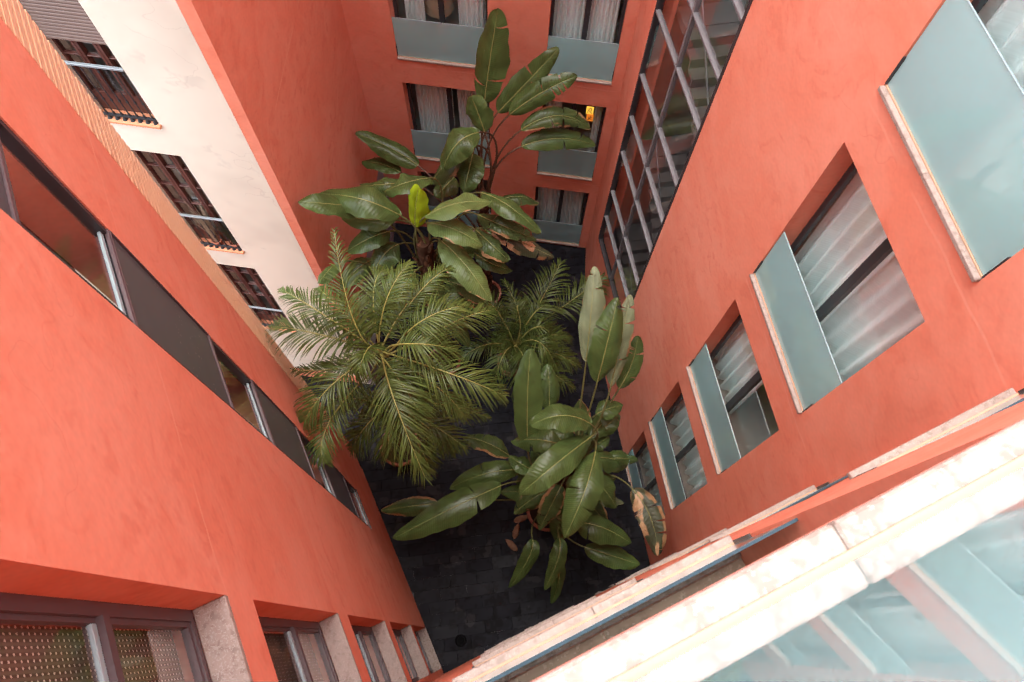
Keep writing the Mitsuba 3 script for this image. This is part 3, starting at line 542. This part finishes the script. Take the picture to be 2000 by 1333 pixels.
for i, (z0, z1) in enumerate([(15.98, 15.98)] + strip_z):
    fw = 0.045; a, b = PT0 + 0.002, PT1 - 0.002
    if i == 0:
        part('spandrel_panel', hl, LW.place(box(a, b, -0.10, -0.012, 14.07, 15.97, 0.004)), 'spandrel'); continue
    k = part('strip_window', hl, LW.place(join([box(a, a + fw, -0.10, -0.012, z0, z1), box(b - fw, b, -0.10, -0.012, z0, z1), box(a + fw, b - fw, -0.10, -0.03, z1 - fw, z1)])), 'frame')
    part('head_bar', k, LW.place(box(a, b, -0.05, 0.003, z1 + 0.002, z1 + 0.045, 0.004)), 'plum_frame')
    part('foot_bar', k, LW.place(join([box(a, b, -0.03, 0.004, z0 - 0.045, z0 - 0.026, 0.003), box(a, b, -0.03, 0.0, z0 - 0.02, z0 - 0.002, 0.003)])), 'plum_frame')
    part('reflection_strip', k, LW.place(box(a + fw, b - fw, -0.064, -0.038, z0, z0 + 0.05, 0.004)), 'reflection_teal')  # pale strip painted for the bright reflection along the pane foot
    v = np.array([[a + fw, -0.05, z0 + 0.05], [b - fw, -0.05, z0 + 0.05], [b - fw, -0.05, z1 - fw], [a + fw, -0.05, z1 - fw]])
    part('pane', k, LW.place(trimesh.Trimesh(v, [[0, 1, 2], [0, 2, 3]], process=False)), 'strip_pane')
    part('room', hl, LW.place(room(PT0 - 0.3, PT1 + 0.6, -4.2, -0.402, z0 - 0.3, z1 + 0.1)), 'red_room')
    if i < 4:
        zz = strip_z[i][1] + 0.05
        part('spandrel_panel', hl, LW.place(box(a, b, -0.10, -0.012, zz, z0 - 0.05, 0.004)), 'spandrel')
        part('panel_trim', hl, LW.place(join([box(a, a + 0.012, -0.011, 0.004, zz, z0 - 0.05), box(b - 0.012, b, -0.011, 0.004, zz, z0 - 0.05)])), 'plum_frame')
part('strip_backing', hl, LW.place(box(PT0 - 0.1, PT1 + 0.1, -0.45, -0.41, 3.0, 3.15)), 'frame')
for i, zs in enumerate(lz):
    z1 = zs + 2.66; fw = 0.07; tr = zs + 1.02
    k = part('window', hl, LW.place(join([box(LT0, LT1, -0.27, -0.2, z1 - fw, z1), box(LT0, LT1, -0.27, -0.2, zs, zs + 0.05), box(LT0, LT0 + fw, -0.27, -0.2, zs + 0.05, z1 - fw), box(LT1 - fw, LT1, -0.27, -0.2, zs + 0.05, z1 - fw),
        box(LT0 + fw, LT1 - fw, -0.265, -0.185, tr, tr + 0.06), box(LT0 + fw, LT0 + fw + 0.03, -0.26, -0.215, zs + 0.05, tr), box(LT0 + fw, LT1 - fw, -0.26, -0.215, zs + 0.05, zs + 0.08), box(LT0 + fw, LT0 + fw + 0.025, -0.26, -0.22, tr + 0.06, z1 - fw)])), 'plum_frame')
    part('reflection_strip', k, LW.place(box(LT0 + fw + 0.026, LT1 - fw, -0.245, -0.218, tr + 0.061, tr + 0.105, 0.004)), 'reflection_teal')  # pale strip painted for the reflecting glass edge above the transom
    for a, b in ((zs + 0.08, tr), (tr + 0.105, z1 - fw)):
        v = np.array([[LT0 + fw + 0.02, -0.235, a], [LT1 - fw, -0.235, a], [LT1 - fw, -0.235, b], [LT0 + fw + 0.02, -0.235, b]])
        part('pane', k, LW.place(trimesh.Trimesh(v, [[0, 1, 2], [0, 2, 3]], process=False)), 'pane')
    part('sill', k, LW.place(box(LT0 + 0.002, LT1 - 0.002, -0.199, 0.004, zs - 0.05, zs, 0.005)), 'pale_stone', smooth=20)
    part('room', hl, LW.place(room(LT0 - 0.3, LT1 + 0.3, -2.2, -0.405, zs - 0.05, z1 + 0.1)), 'room_paint')
    if i < 2:
        v = np.array([[LT0 + 0.03, -0.33, zs + 0.03], [LT1, -0.33, zs + 0.03], [LT1, -0.33, z1 - 0.04], [LT0 + 0.03, -0.33, z1 - 0.04]])
        single('window_blind', ['woven cane blind with pale dots behind the nearest window at the lower left', 'woven blind behind the second, half-hidden window at the lower left'][i], 'blind', LW.place(trimesh.Trimesh(v, [[0, 1, 2], [0, 2, 3]], process=False)), 'woven_blind')

# the wall below the camera
ho = thing('hotel_wall', 'coral wall falling away below the camera with pale stone sills stepping down it', 'wall')
OA, OB = (-0.335, 1.535), (2.43, 3.80)
oz = [0.0, 3.2, 6.4, 9.6, 12.8, 16.0]
holes = [(a, b, z - 0.045, z + OPEN) for a, b in (OA, OB) for z in oz]
part('wall', ho, OW.place(slab((-1.9, 4.2, -0.02, 24.5), holes, -0.47, 0)), 'coral_plaster')  # unseen top made taller to cut the sky light on the far wall
for z in oz: french_window(OW, ho, *OA, z, depth=0.39, joint=[0.566] if z > 9 else None, threshold=z > 9, edge='dark_glass_edge')
for z in oz[:-1]: french_window(OW, ho, *OB, z, depth=0.39, edge='dark_glass_edge')

# ---------------------------------------------------------------- cream neighbour
nb = thing('neighbour_building', 'cream plastered old building with dark wood windows and iron balcony rails', 'building')
CT0, CT1 = 5.42, 6.26
sills = [9.755, 6.49, 3.07, 12.95]
tops = [12.2, 9.09, 5.84, 15.4]
part('wall', nb, CW.place(slab((4.255, 9.5, -0.02, TOP), [(CT0, CT1, s - 0.03, t) for s, t in zip(sills, tops)], -0.32, 0)), 'cream_plaster')
part('edge_band', nb, CW.place(box(4.258, 4.34, 0.0, 0.012, 2.0, TOP, 0.004)), 'cream_plaster')
part('red_base', nb, CW.place(box(4.5, 9.5, 0.0, 0.02, -0.02, 0.5)), 'coral_plaster')
for i, (zs, z1) in enumerate(zip(sills, tops)):
    o = -0.15; lights = ((CT0 + 0.03, 5.658), (5.742, 5.938), (6.022, CT1 - 0.03))
    fr = [box(CT0, CT1, o - 0.06, o, z1 - 0.05, z1), box(CT0, CT0 + 0.03, o - 0.06, o, zs, z1 - 0.05), box(CT1 - 0.03, CT1, o - 0.06, o, zs, z1 - 0.05), box(CT0 + 0.03, CT1 - 0.03, o - 0.06, o, zs, zs + 0.32)] + [q for c in (5.70, 5.98) for q in (box(c - 0.042, c - 0.006, o - 0.06, o + 0.015, zs + 0.32, z1 - 0.05), box(c + 0.006, c + 0.042, o - 0.06, o + 0.015, zs + 0.32, z1 - 0.05), box(c - 0.006, c + 0.006, o - 0.06, o + 0.004, zs + 0.32, z1 - 0.05))]
    k = part('window', nb, CW.place(join(fr)), 'red_wood')
    zz = [zs + 0.32] + [z1 - 0.05 - q for q in (1.45, 0.97, 0.5, 0.04)]
    for a, b in zip(zz[:-1], zz[1:]):
        for c, d in lights:
            part('glazing_bar', k, CW.place(box(c + 0.001, d - 0.001, o - 0.05, o + 0.006, b, b + 0.022, 0.004)), 'red_wood')
            v = np.array([[c, o - 0.03, a], [d, o - 0.03, a], [d, o - 0.03, b], [c, o - 0.03, b]])
            part('pane', k, CW.place(trimesh.Trimesh(v, [[0, 1, 2], [0, 2, 3]], process=False)), 'stair_pane')
    part('sill', k, CW.place(box(CT0 - 0.02, CT1 + 0.02, -0.15, 0.05, zs - 0.05, zs, 0.006)), 'orange_tile', smooth=20)
    part('room', nb, CW.place(room(CT0 - 0.3, CT1 + 0.3, -2.4, -0.325, zs - 0.05, z1 + 0.1)), 'room_paint')
    rl = part('railing', nb, CW.place(join([box(CT0 + 0.002, CT1 - 0.002, -0.03, 0.012, zs + 0.93, zs + 0.965, 0.005)])), 'rail_grey', smooth=20)
    part('foot_rail', rl, CW.place(box(CT0 + 0.002, CT1 - 0.002, -0.025, 0.01, zs + 0.06, zs + 0.085)), 'iron')
    for j in range(8):
        t = CT0 + 0.05 + j * 0.105; c = CW.P(t, -0.008, 0)
        prof = [(0.0, 0.085), (0.012, 0.085), (0.018, 0.11), (0.008, 0.14), (0.008, 0.33), (0.017, 0.35), (0.017, 0.37), (0.008, 0.39), (0.008, 0.84), (0.016, 0.86), (0.008, 0.88), (0.008, 0.93), (0.0, 0.93)]
        m = lathe(prof, 8); m.apply_translation([c[0], c[1], zs]); part('baluster', rl, m, 'iron', smooth=40)
        m = lathe([(0.0, 0.0), (0.035, 0.0), (0.012, 0.05), (0.012, 0.06), (0, 0.06)], 8); m.apply_translation([c[0], c[1], zs]); part('foot', rl, m, 'iron')
    if i in (0, 3):
        sh = part('shutter', nb, CW.place(box(CT0 + 0.002, CT0 + 0.02, -0.08, -0.05, zs + 1.27, z1)), 'shutter')
        for j in range(int((z1 - zs - 1.27) / 0.05)):
            a = zs + 1.27 + j * 0.05; part('slat', sh, CW.place(box(CT0 + 0.021, CT1 - 0.004, -0.078, -0.050, a + 0.001, a + 0.047, 0.009)), 'shutter', smooth=60)
def wisp(name, label, cat, at, h, n, seed, bsdf, spread):
    r = np.random.default_rng(seed); ms = []
    for i in range(n):
        a = r.uniform(0, 6.28); q = r.uniform(0.2, 1) * spread; d = np.array([math.cos(a), math.sin(a), 0])
        p0 = np.array(at) + d * 0.04; p1 = p0 + d * q * 0.3 + [0, 0, h * r.uniform(0.6, 1)]; p2 = p0 + d * q + [0, 0, h * r.uniform(0.3, 1.0)]
        pts = bez(p0, p1, p2, 7); ms.append(tube(pts, np.linspace(0.004, 0.001, 7), 3, False))
    k = thing(name, label, cat); part('blades', k, join(ms), bsdf, kind='stuff')
    pot = lathe([(0, 0), (0.06, 0), (0.085, 0.13), (0.095, 0.13), (0.095, 0.15), (0.075, 0.15), (0.07, 0.12), (0, 0.12)], 16); pot.apply_translation(np.array(at) - [0, 0, 0.13]); part('pot', k, pot, 'terracotta', smooth=30)
mat('straw', **two({'type': 'diffuse', 'reflectance': rgb(0.34, 0.28, 0.20)})); mat('dark_blade', **two({'type': 'diffuse', 'reflectance': rgb(0.045, 0.05, 0.03)}))
wisp('potted_grass', 'wispy dry grass plant behind the middle balcony rail of the cream building', 'plant', CW.P(5.86, -0.075, 6.62), 1.15, 70, 3, 'straw', 0.2)
wisp('potted_plant', 'dark leafy pot plant pressed against the right end of the middle balcony rail', 'plant', CW.P(5.53, -0.075, 6.62), 0.75, 130, 4, 'dark_blade', 0.15)
# far side of the gap behind the left wall
fw_ = thing('garden_wall', 'plain cream wall glimpsed in the gap left of the cream building', 'wall')
part('wall', fw_, trimesh.creation.box(bounds=[[-9.6, 3.0, -0.02], [-9.3, 7.5, 5.0]]), 'cream_plaster')
# roof slabs of the hotel, above and out of the picture
part('roof', hb, BW.place(box(-1.3, 4.9, -6, -0.351, HIGH - 0.4, HIGH - 0.1)), 'concrete')
part('roof', hr, RW.place(box(0.9, 9.0, -6, -0.351, TOP - 0.4, TOP - 0.1)), 'concrete')

# ---------------------------------------------------------------- plants
def pot(at, r, h, label, soil=0.9):
    m = lathe([(0, 0), (r * 0.72, 0), (r * 0.93, h * 0.8), (r * 0.93, h * 0.82), (r, h * 0.83), (r * 1.01, h * 0.98), (r * 0.97, h), (r * 0.88, h), (r * 0.86, h * 0.94), (r * 0.8, h * 0.5), (0, h * 0.45)], 48)
    m.apply_translation([at[0], at[1], 0.002]); k = thing('flower_pot', label, 'pot'); part('pot', k, m, 'terracotta', smooth=30)
    s = lathe([(0, h * soil + 0.02), (r * 0.4, h * soil + 0.015), (r * 0.85, h * soil - 0.01), (r * 0.84, h * soil - 0.06), (0, h * soil - 0.06)], 32); s.apply_translation([at[0], at[1], 0]); part('soil', k, s, 'soil')
pot((-1.72, 6.55), 0.42, 0.55, 'terracotta pot under the thick brown trunk of the big-leaved plant near the far wall')
pot((-0.75, 8.6), 0.40, 0.5, 'terracotta pot at the foot of the tall plant that stands closest to the far wall')
pot((1.02, 2.86), 0.50, 0.62, 'large terracotta pot with dark soil near the stone sills')
pot((-2.62, 4.25), 0.50, 0.58, 'terracotta pot under the bright palm by the left wall')
pot((-0.02, 6.62), 0.34, 0.52, 'pale worn terracotta pot of the dark low palm')

def leaf_mesh(b, m, t, width, fold, splits, hint, seed, n=110, nv=6):
    r = np.random.default_rng(seed); b, m, t = (np.asarray(q, float) for q in (b, m, t))
    c = 2 * m - 0.5 * (b + t); S = lambda s: (1 - s)[:, None] ** 2 * b + 2 * (s * (1 - s))[:, None] * c + s[:, None] ** 2 * t
    dS = lambda s: 2 * (1 - s)[:, None] * (c - b) + 2 * s[:, None] * (t - c)
    length = np.linalg.norm(np.diff(S(np.linspace(0, 1, 40)), axis=0), axis=1).sum()
    hint = np.array(hint if hint is not None else (0, 0, 1.0)); hint = hint / np.linalg.norm(hint)
    roll, dr_ = r.uniform(-0.28, 0.28), r.uniform(0.12, 0.55)
    V, F, UV = [], [], []; k = 0
    p1, p2 = r.uniform(0, 6.28, 2)
    for side in (-1, 1):
        cuts = sorted(r.uniform(0.2, 0.92, r.integers(max(splits - 1, 0), splits + 1))) if splits else []
        edges = [0.0] + list(cuts) + [1.0]
        for j, (sa_, sb) in enumerate(zip(edges, edges[1:])):
            ns = max(4, int(n * (sb - sa_)) + 2); dropj = r.normal(0, 5) if splits else 0
            ga = 0.0 if j == 0 else r.uniform(0.008, 0.035); gb = 0.0 if j == len(edges) - 2 else r.uniform(0.004, 0.02)
            q = np.linspace(0, 1, ns); grid = []
            for v in np.linspace(0, 1, nv + 1):
                s = sa_ + ga * v ** 1.4 + (sb - gb * v ** 1.4 - sa_ - ga * v ** 1.4) * q
                sl = np.clip(s + 0.05 * v * (1 - s) * s * 2, 0, 1)
                w = 0.5 * width * (np.sin(np.pi * np.clip(s, 1e-4, 1 - 1e-4) ** 0.86) ** 0.52) * (1 - 0.10 * s)
                w = w * (1 + 0.03 * np.sin(s * 17 + p1 + side) + 0.02 * np.sin(s * 41 + p2))
                P = S(sl); tn = dS(sl); tn /= np.linalg.norm(tn, axis=1, keepdims=True)
                sd = np.cross(tn, hint); sd /= np.linalg.norm(sd, axis=1, keepdims=True); nn = np.cross(sd, tn)
                if nn[0] @ hint < 0: nn = -nn
                sd, nn = sd * math.cos(roll) + nn * math.sin(roll), nn * math.cos(roll) - sd * math.sin(roll)
                th = math.radians(fold + dropj)
                lift = math.sin(th) * (v - 0.95 * v * v * (1.0 if fold < 35 else 0.3))
                wave = 0.055 * width * v * v * np.sin(s * 13 + p1 * side) + 0.07 * width * v * v * np.sin(s * 6 + p2) + 0.0022 * np.sin(np.pi * min(v * 1.15, 1)) ** 0.6 * np.sin((s * length - 0.1 * v) / 0.076 * 2 * np.pi + side) + 0.010 * width * v ** 3 * np.sin(s * 37 + p2 * side)
                P = P + side * sd * (w * v * math.cos(th * 0.8))[:, None] + nn * (w * lift + wave - dr_ * w * v ** 2.2 * (1 if fold < 35 else 0))[:, None]
                grid.append(P); UV += [np.stack([s * length, np.full(ns, side * v)], 1)]
            V += grid; ii = k + np.arange((nv + 1) * ns).reshape(nv + 1, ns); k += (nv + 1) * ns
            a, bb, cc, dd = ii[:-1, :-1], ii[:-1, 1:], ii[1:, 1:], ii[1:, :-1]
            f = np.concatenate([np.stack([a, bb, cc], -1).reshape(-1, 3), np.stack([a, cc, dd], -1).reshape(-1, 3)])
            F.append(f if side > 0 else f[:, ::-1])
    rib = S(np.linspace(0, 0.97, 18)); rad = np.linspace(0.012, 0.003, 18)
    return trimesh.Trimesh(np.vstack(V), np.vstack(F), process=False), np.vstack(UV), rib, rad
def petiole(root, b, tangent, bow=0.35, n=12):
    root, b = np.asarray(root, float), np.asarray(b, float); d = np.linalg.norm(b - root)
    c = b - tangent * d * bow; c[2] = max(c[2], 0.3 * root[2] + 0.7 * min(b[2], c[2] + 0.2)); return bez(root, c, b, n)
def frond_mesh(b, m, t, ll, hint, bare, seed, pairs=46):
    r = np.random.default_rng(seed); n = 60; pts = through(b, m, t, n); tan = np.gradient(pts, axis=0)
    seg = np.linalg.norm(np.diff(pts, axis=0), axis=1); length = seg.sum(); tan /= np.linalg.norm(tan, axis=1, keepdims=True)
    hint = np.array(hint if hint is not None else (0, 0, 1.0))
    V, F, UV = [], [], []; k = 0
    for i in range(pairs):
        f = bare + (0.995 - bare) * (i / (pairs - 1)); x = f * (n - 1); j = min(int(x), n - 2); p = pts[j] + (pts[j + 1] - pts[j]) * (x - j); tt = tan[j]
        sd = np.cross(tt, hint); sd /= np.linalg.norm(sd); up = np.cross(sd, tt); up = up if up[2] >= 0 else -up
        s = (f - bare) / (1 - bare)
        L0 = 1.08 * ll * (0.50 + 0.62 * math.sin(math.pi * min(1, s * 0.9 + 0.12)) ** 0.8) * (1 - 0.45 * s ** 4)
        for side in (-1, 1):
            if r.random() < 0.02: continue
            L = L0 * r.uniform(0.88, 1.08); ang = math.radians(60 - 36 * s + r.normal(0, 5)); lift = 0.26 + r.normal(0, 0.10)
            d0 = tt * math.cos(ang) + side * sd * math.sin(ang) + up * lift; d0 /= np.linalg.norm(d0)
            droop = 0.50 + 0.38 * r.random(); wd = 0.0130 * (0.8 + 0.4 * r.random()) * (1 - 0.3 * s)
            q = np.linspace(0, 1, 6); line = p + np.outer(q * L, d0) + np.outer(-droop * L * q ** 2.1, [0, 0, 1]) + np.outer(0.05 * L * q * q * r.normal(), sd)
            lt = np.gradient(line, axis=0); lt /= np.linalg.norm(lt, axis=1, keepdims=True)
            ac = np.cross(lt, up); ac /= np.linalg.norm(ac, axis=1, keepdims=True); up2 = np.cross(ac, lt)
            tw = r.normal(0, 0.25); ac, up2 = ac * math.cos(tw) + up2 * math.sin(tw), up2 * math.cos(tw) - ac * math.sin(tw)
            w = wd * np.array([0.5, 0.95, 1.0, 0.85, 0.55, 0.05])
            V += [line - ac * w[:, None] + up2 * (w * 0.35)[:, None], line, line + ac * w[:, None] + up2 * (w * 0.35)[:, None]]
            sh = r.random(); UV += [np.stack([q, np.full(6, sh)], 1)] * 3
            for a, c in ((0, 6), (6, 12)):
                for e in range(5): F += [(k + a + e, k + a + e + 1, k + c + e + 1), (k + a + e, k + c + e + 1, k + c + e)]
            k += 18
    return trimesh.Trimesh(np.vstack(V), F, process=False), np.vstack(UV), pts, np.linspace(0.017, 0.003, n)

def trunk_mesh(pts, r0, r1, seed, scales=0):
    r = np.random.default_rng(seed); pts = np.asarray(pts, float); n = 60
    s = np.linspace(0, 1, n); base = np.stack([np.interp(s, np.linspace(0, 1, len(pts)), pts[:, i]) for i in range(3)], 1)
    rad = np.linspace(r0, r1, n) * (1 + 0.07 * np.sin(np.arange(n) * 2.1)); ms = [tube(base, rad, 14)]
    for i in range(scales):     # old leaf bases wrapped round the stem
        f = r.uniform(0.08, 0.97); j = int(f * (n - 1)); a = r.uniform(0, 6.28); d = np.array([math.cos(a), math.sin(a), 0])
        p = base[j] + d * rad[j] * 0.85; h = r.uniform(0.12, 0.34); tip = p + d * r.uniform(0.03, 0.13) + [0, 0, h]
        ms.append(tube(bez(p - [0, 0, 0.05], p + d * 0.03 + [0, 0, h * 0.4], tip, 5), np.array([0.05, 0.055, 0.045, 0.028, 0.008]), 6))
    return join(ms)

mat('dry_leaf', **two({'type': 'diffuse', 'reflectance': mikit.proc(lambda p, n, uv: mix((0.16, 0.085, 0.05), (0.30, 0.19, 0.13), fbm(p.x * 30, p.y * 30, p.z * 30, 2)))}))
PLANTS = {
    'A': (thing('bird_of_paradise_plant', 'broad-leaved plant with a rosette of pale green leaves round one bright yellow-green new leaf', 'plant'), [(-1.72, 6.55, 0.5), (-1.68, 6.45, 4.0), (-1.66, 6.42, 6.55)], 0.17, 0.13, 70),
    'A2': (thing('bird_of_paradise_plant', 'tall dark-leaved plant closest to the far wall with one upright leaf before its windows', 'plant'), [(-0.75, 8.6, 0.45), (-0.74, 8.5, 3.0), (-0.72, 8.4, 5.3)], 0.13, 0.10, 40),
    'B': (thing('bird_of_paradise_plant', 'big plant with long paddle leaves in the large pot near the right coral wall', 'plant'), [(1.06, 2.88, 0.55), (1.20, 3.05, 3.0), (1.34, 3.24, 5.0)], 0.13, 0.09, 46)}
for i, (pl, (key, tr, r0, r1, sc_)) in enumerate(PLANTS.items()): part('trunk', key, trunk_mesh(tr, r0, r1, 60 + i, sc_), 'bark', smooth=40)
gen = np.random.default_rng(77)
def inner_tier(pl, root, angles, z0, z1, reach, lo=1.0):
    """Older leaves under the ones above: they rise, arch and hang."""
    for a in angles:
        a = math.radians(a + gen.uniform(-9, 9)); d = np.array([math.cos(a), math.sin(a), 0]); z = gen.uniform(z0, z1); q = reach * gen.uniform(0.8, 1.1)
        b = root(z) + d * 0.42 * q + [0, 0, 0.30]; t = root(z) + d * (0.42 * q + 1.05 * q) + [0, 0, 0.30 - lo * gen.uniform(0.25, 0.75)]
        m = 0.5 * (b + t) + [0, 0, 0.22]
        LEAVES.append((pl, tuple(b), tuple(m), tuple(t), gen.uniform(0.40, 0.52), 'w' if gen.random() < 0.35 else 'g', gen.uniform(8, 22), int(gen.integers(0, 4)), None))
def along(pl):
    tr = np.array(PLANTS[pl][1]); return lambda z: np.array([np.interp(z, tr[:, 2], tr[:, q]) for q in range(3)])
inner_tier('A', along('A'), range(-150, 60, 34), 5.0, 5.9, 0.85)
inner_tier('A', along('A'), (-95, -55, -15, 25, 100), 3.6, 4.7, 0.80)
inner_tier('A2', along('A2'), (-120, -75, -30, 10), 3.8, 4.8, 0.8)
inner_tier('B', along('B'), range(-170, 181, 45), 3.4, 4.3, 0.80)
inner_tier('B', along('B'), range(-150, 181, 55), 2.0, 3.0, 0.80)
inner_tier('B', along('B'), (60, 95, 130, 165), 4.2, 4.8, 0.85)
for i, (pl, b, m, t, w, mt, fold, splits, hint) in enumerate(LEAVES):
    key, tr = PLANTS[pl][0], np.array(PLANTS[pl][1])
    mesh, uv, rib, rad = leaf_mesh(b, m, t, w, fold, splits, hint, 100 + i)
    lab = {'y': 'bright yellow-green half-furled new leaf', 'b': 'drooping leaf with brown dead patches', 't': 'ragged leaf hanging over the wall with a large tan dead patch'}.get(mt)
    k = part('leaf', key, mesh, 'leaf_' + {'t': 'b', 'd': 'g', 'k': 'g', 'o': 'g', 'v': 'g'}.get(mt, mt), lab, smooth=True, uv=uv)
    part('midrib', k, tube(rib - np.array([0, 0, 0.003]), rad, 6), 'midrib', smooth=True)
    z = b[2]; f = np.clip((z - 0.9 - 0.25 * (z - 0.9)) , 0.7, tr[-1][2] - 0.1)
    root = np.array([np.interp(f, tr[:, 2], tr[:, q]) for q in range(3)])
    tg = rib[1] - rib[0]; tg /= np.linalg.norm(tg)
    pp = petiole(root, b, tg); part('petiole', k, tube(pp, np.linspace(0.024, 0.015, len(pp)), 7), 'petiole' if pl != 'A2' else 'dark_petiole', smooth=True)

for i, (x, y, a, where) in enumerate([(0.42, 2.70, 20, 'against the large pot'), (0.30, 2.40, 75, 'between two others near the large pot'), (0.22, 2.08, 140, 'farthest out from the large pot')]):
    d = np.array([math.cos(math.radians(a)), math.sin(math.radians(a)), 0]); c = np.array([x, y, 0.012])
    mesh, uv, rib, rad = leaf_mesh(c - d * 0.19, c + [0, 0, 0.06], c + d * 0.21 + [0, 0, 0.01], 0.17, 25, 1, None, 900 + i, n=24, nv=3)
    single('fallen_leaf', 'curled dry brown leaf lying on the slate ' + where, 'leaf', mesh, 'dry_leaf', 'dry leaves fallen beside the large pot', smooth=True, uv=uv)

PALMS = {
    'P': (thing('palm_tree', 'bright feathery palm with arching fronds beside the left coral wall', 'palm'), [(-2.55, 4.22, 0.5), (-2.3, 4.1, 4.0), (-2.04, 3.97, 7.3)], 0.07, 0.05, 'rachis'),
    'P2': (thing('palm_tree', 'lower shaded palm whose dark fronds fill the space beneath the bright palm', 'palm'), [(-2.72, 4.32, 0.5), (-2.4, 4.0, 3.0), (-2.139, 3.757, 5.2)], 0.06, 0.05, 'rachis'),
    'Q': (thing('palm_tree', 'dark low palm between the bright palm and the right coral wall', 'palm'), [(-0.05, 6.58, 0.5), (0.02, 6.45, 1.5), (0.062, 6.368, 2.2)], 0.08, 0.06, 'rachis')}
for i, (pl, (key, tr, r0, r1, rm)) in enumerate(PALMS.items()): part('trunk', key, trunk_mesh(tr, r0, r1, 80 + i, 10 if pl == 'Q' else 0), 'palm_bark', smooth=40)
def inner_fronds(pl, angles, rise, reach, ll):
    top = np.array(PALMS[pl][1][-1])
    for a in angles:
        a = math.radians(a + gen.uniform(-10, 10)); d = np.array([math.cos(a), math.sin(a), 0]); q = reach * gen.uniform(0.8, 1.15)
        FRONDS.append((pl, tuple(top + d * 0.06), tuple(top + d * q * 0.55 + [0, 0, rise * gen.uniform(0.7, 1.2)]), tuple(top + d * q + [0, 0, rise * gen.uniform(-0.6, 0.5)]), ll * gen.uniform(0.85, 1.1), 'm', None, 0.12))
inner_fronds('P', (-60, 70), 0.25, 1.35, 0.46)
inner_fronds('P2', (-30, 40), 0.5, 1.4, 0.44)
inner_fronds('Q', (-150, -110, -70, -30, 10, 50, 90, 140), 0.9, 1.2, 0.45)
for i, (pl, b, m, t, ll, mt, hint, bare) in enumerate(FRONDS):
    key, tr = PALMS[pl][0], np.array(PALMS[pl][1]); top = tr[-1]
    mesh, uv, pts, rad = frond_mesh(b, m, t, ll, hint, bare, 300 + i)
    k = part('frond', key, mesh, 'frond', smooth=True, uv=uv)
    tg = pts[1] - pts[0]; tg /= np.linalg.norm(tg); root = top - [0, 0, 0.25]
    stem = petiole(root, pts[0], tg, 0.4, 8) if np.linalg.norm(root - pts[0]) > 0.05 else pts[:1]
    line = np.vstack([stem[:-1], pts]); part('rachis', k, tube(line, np.concatenate([np.linspace(0.022, 0.017, len(stem) - 1), rad]), 6), PALMS[pl][4], smooth=True)
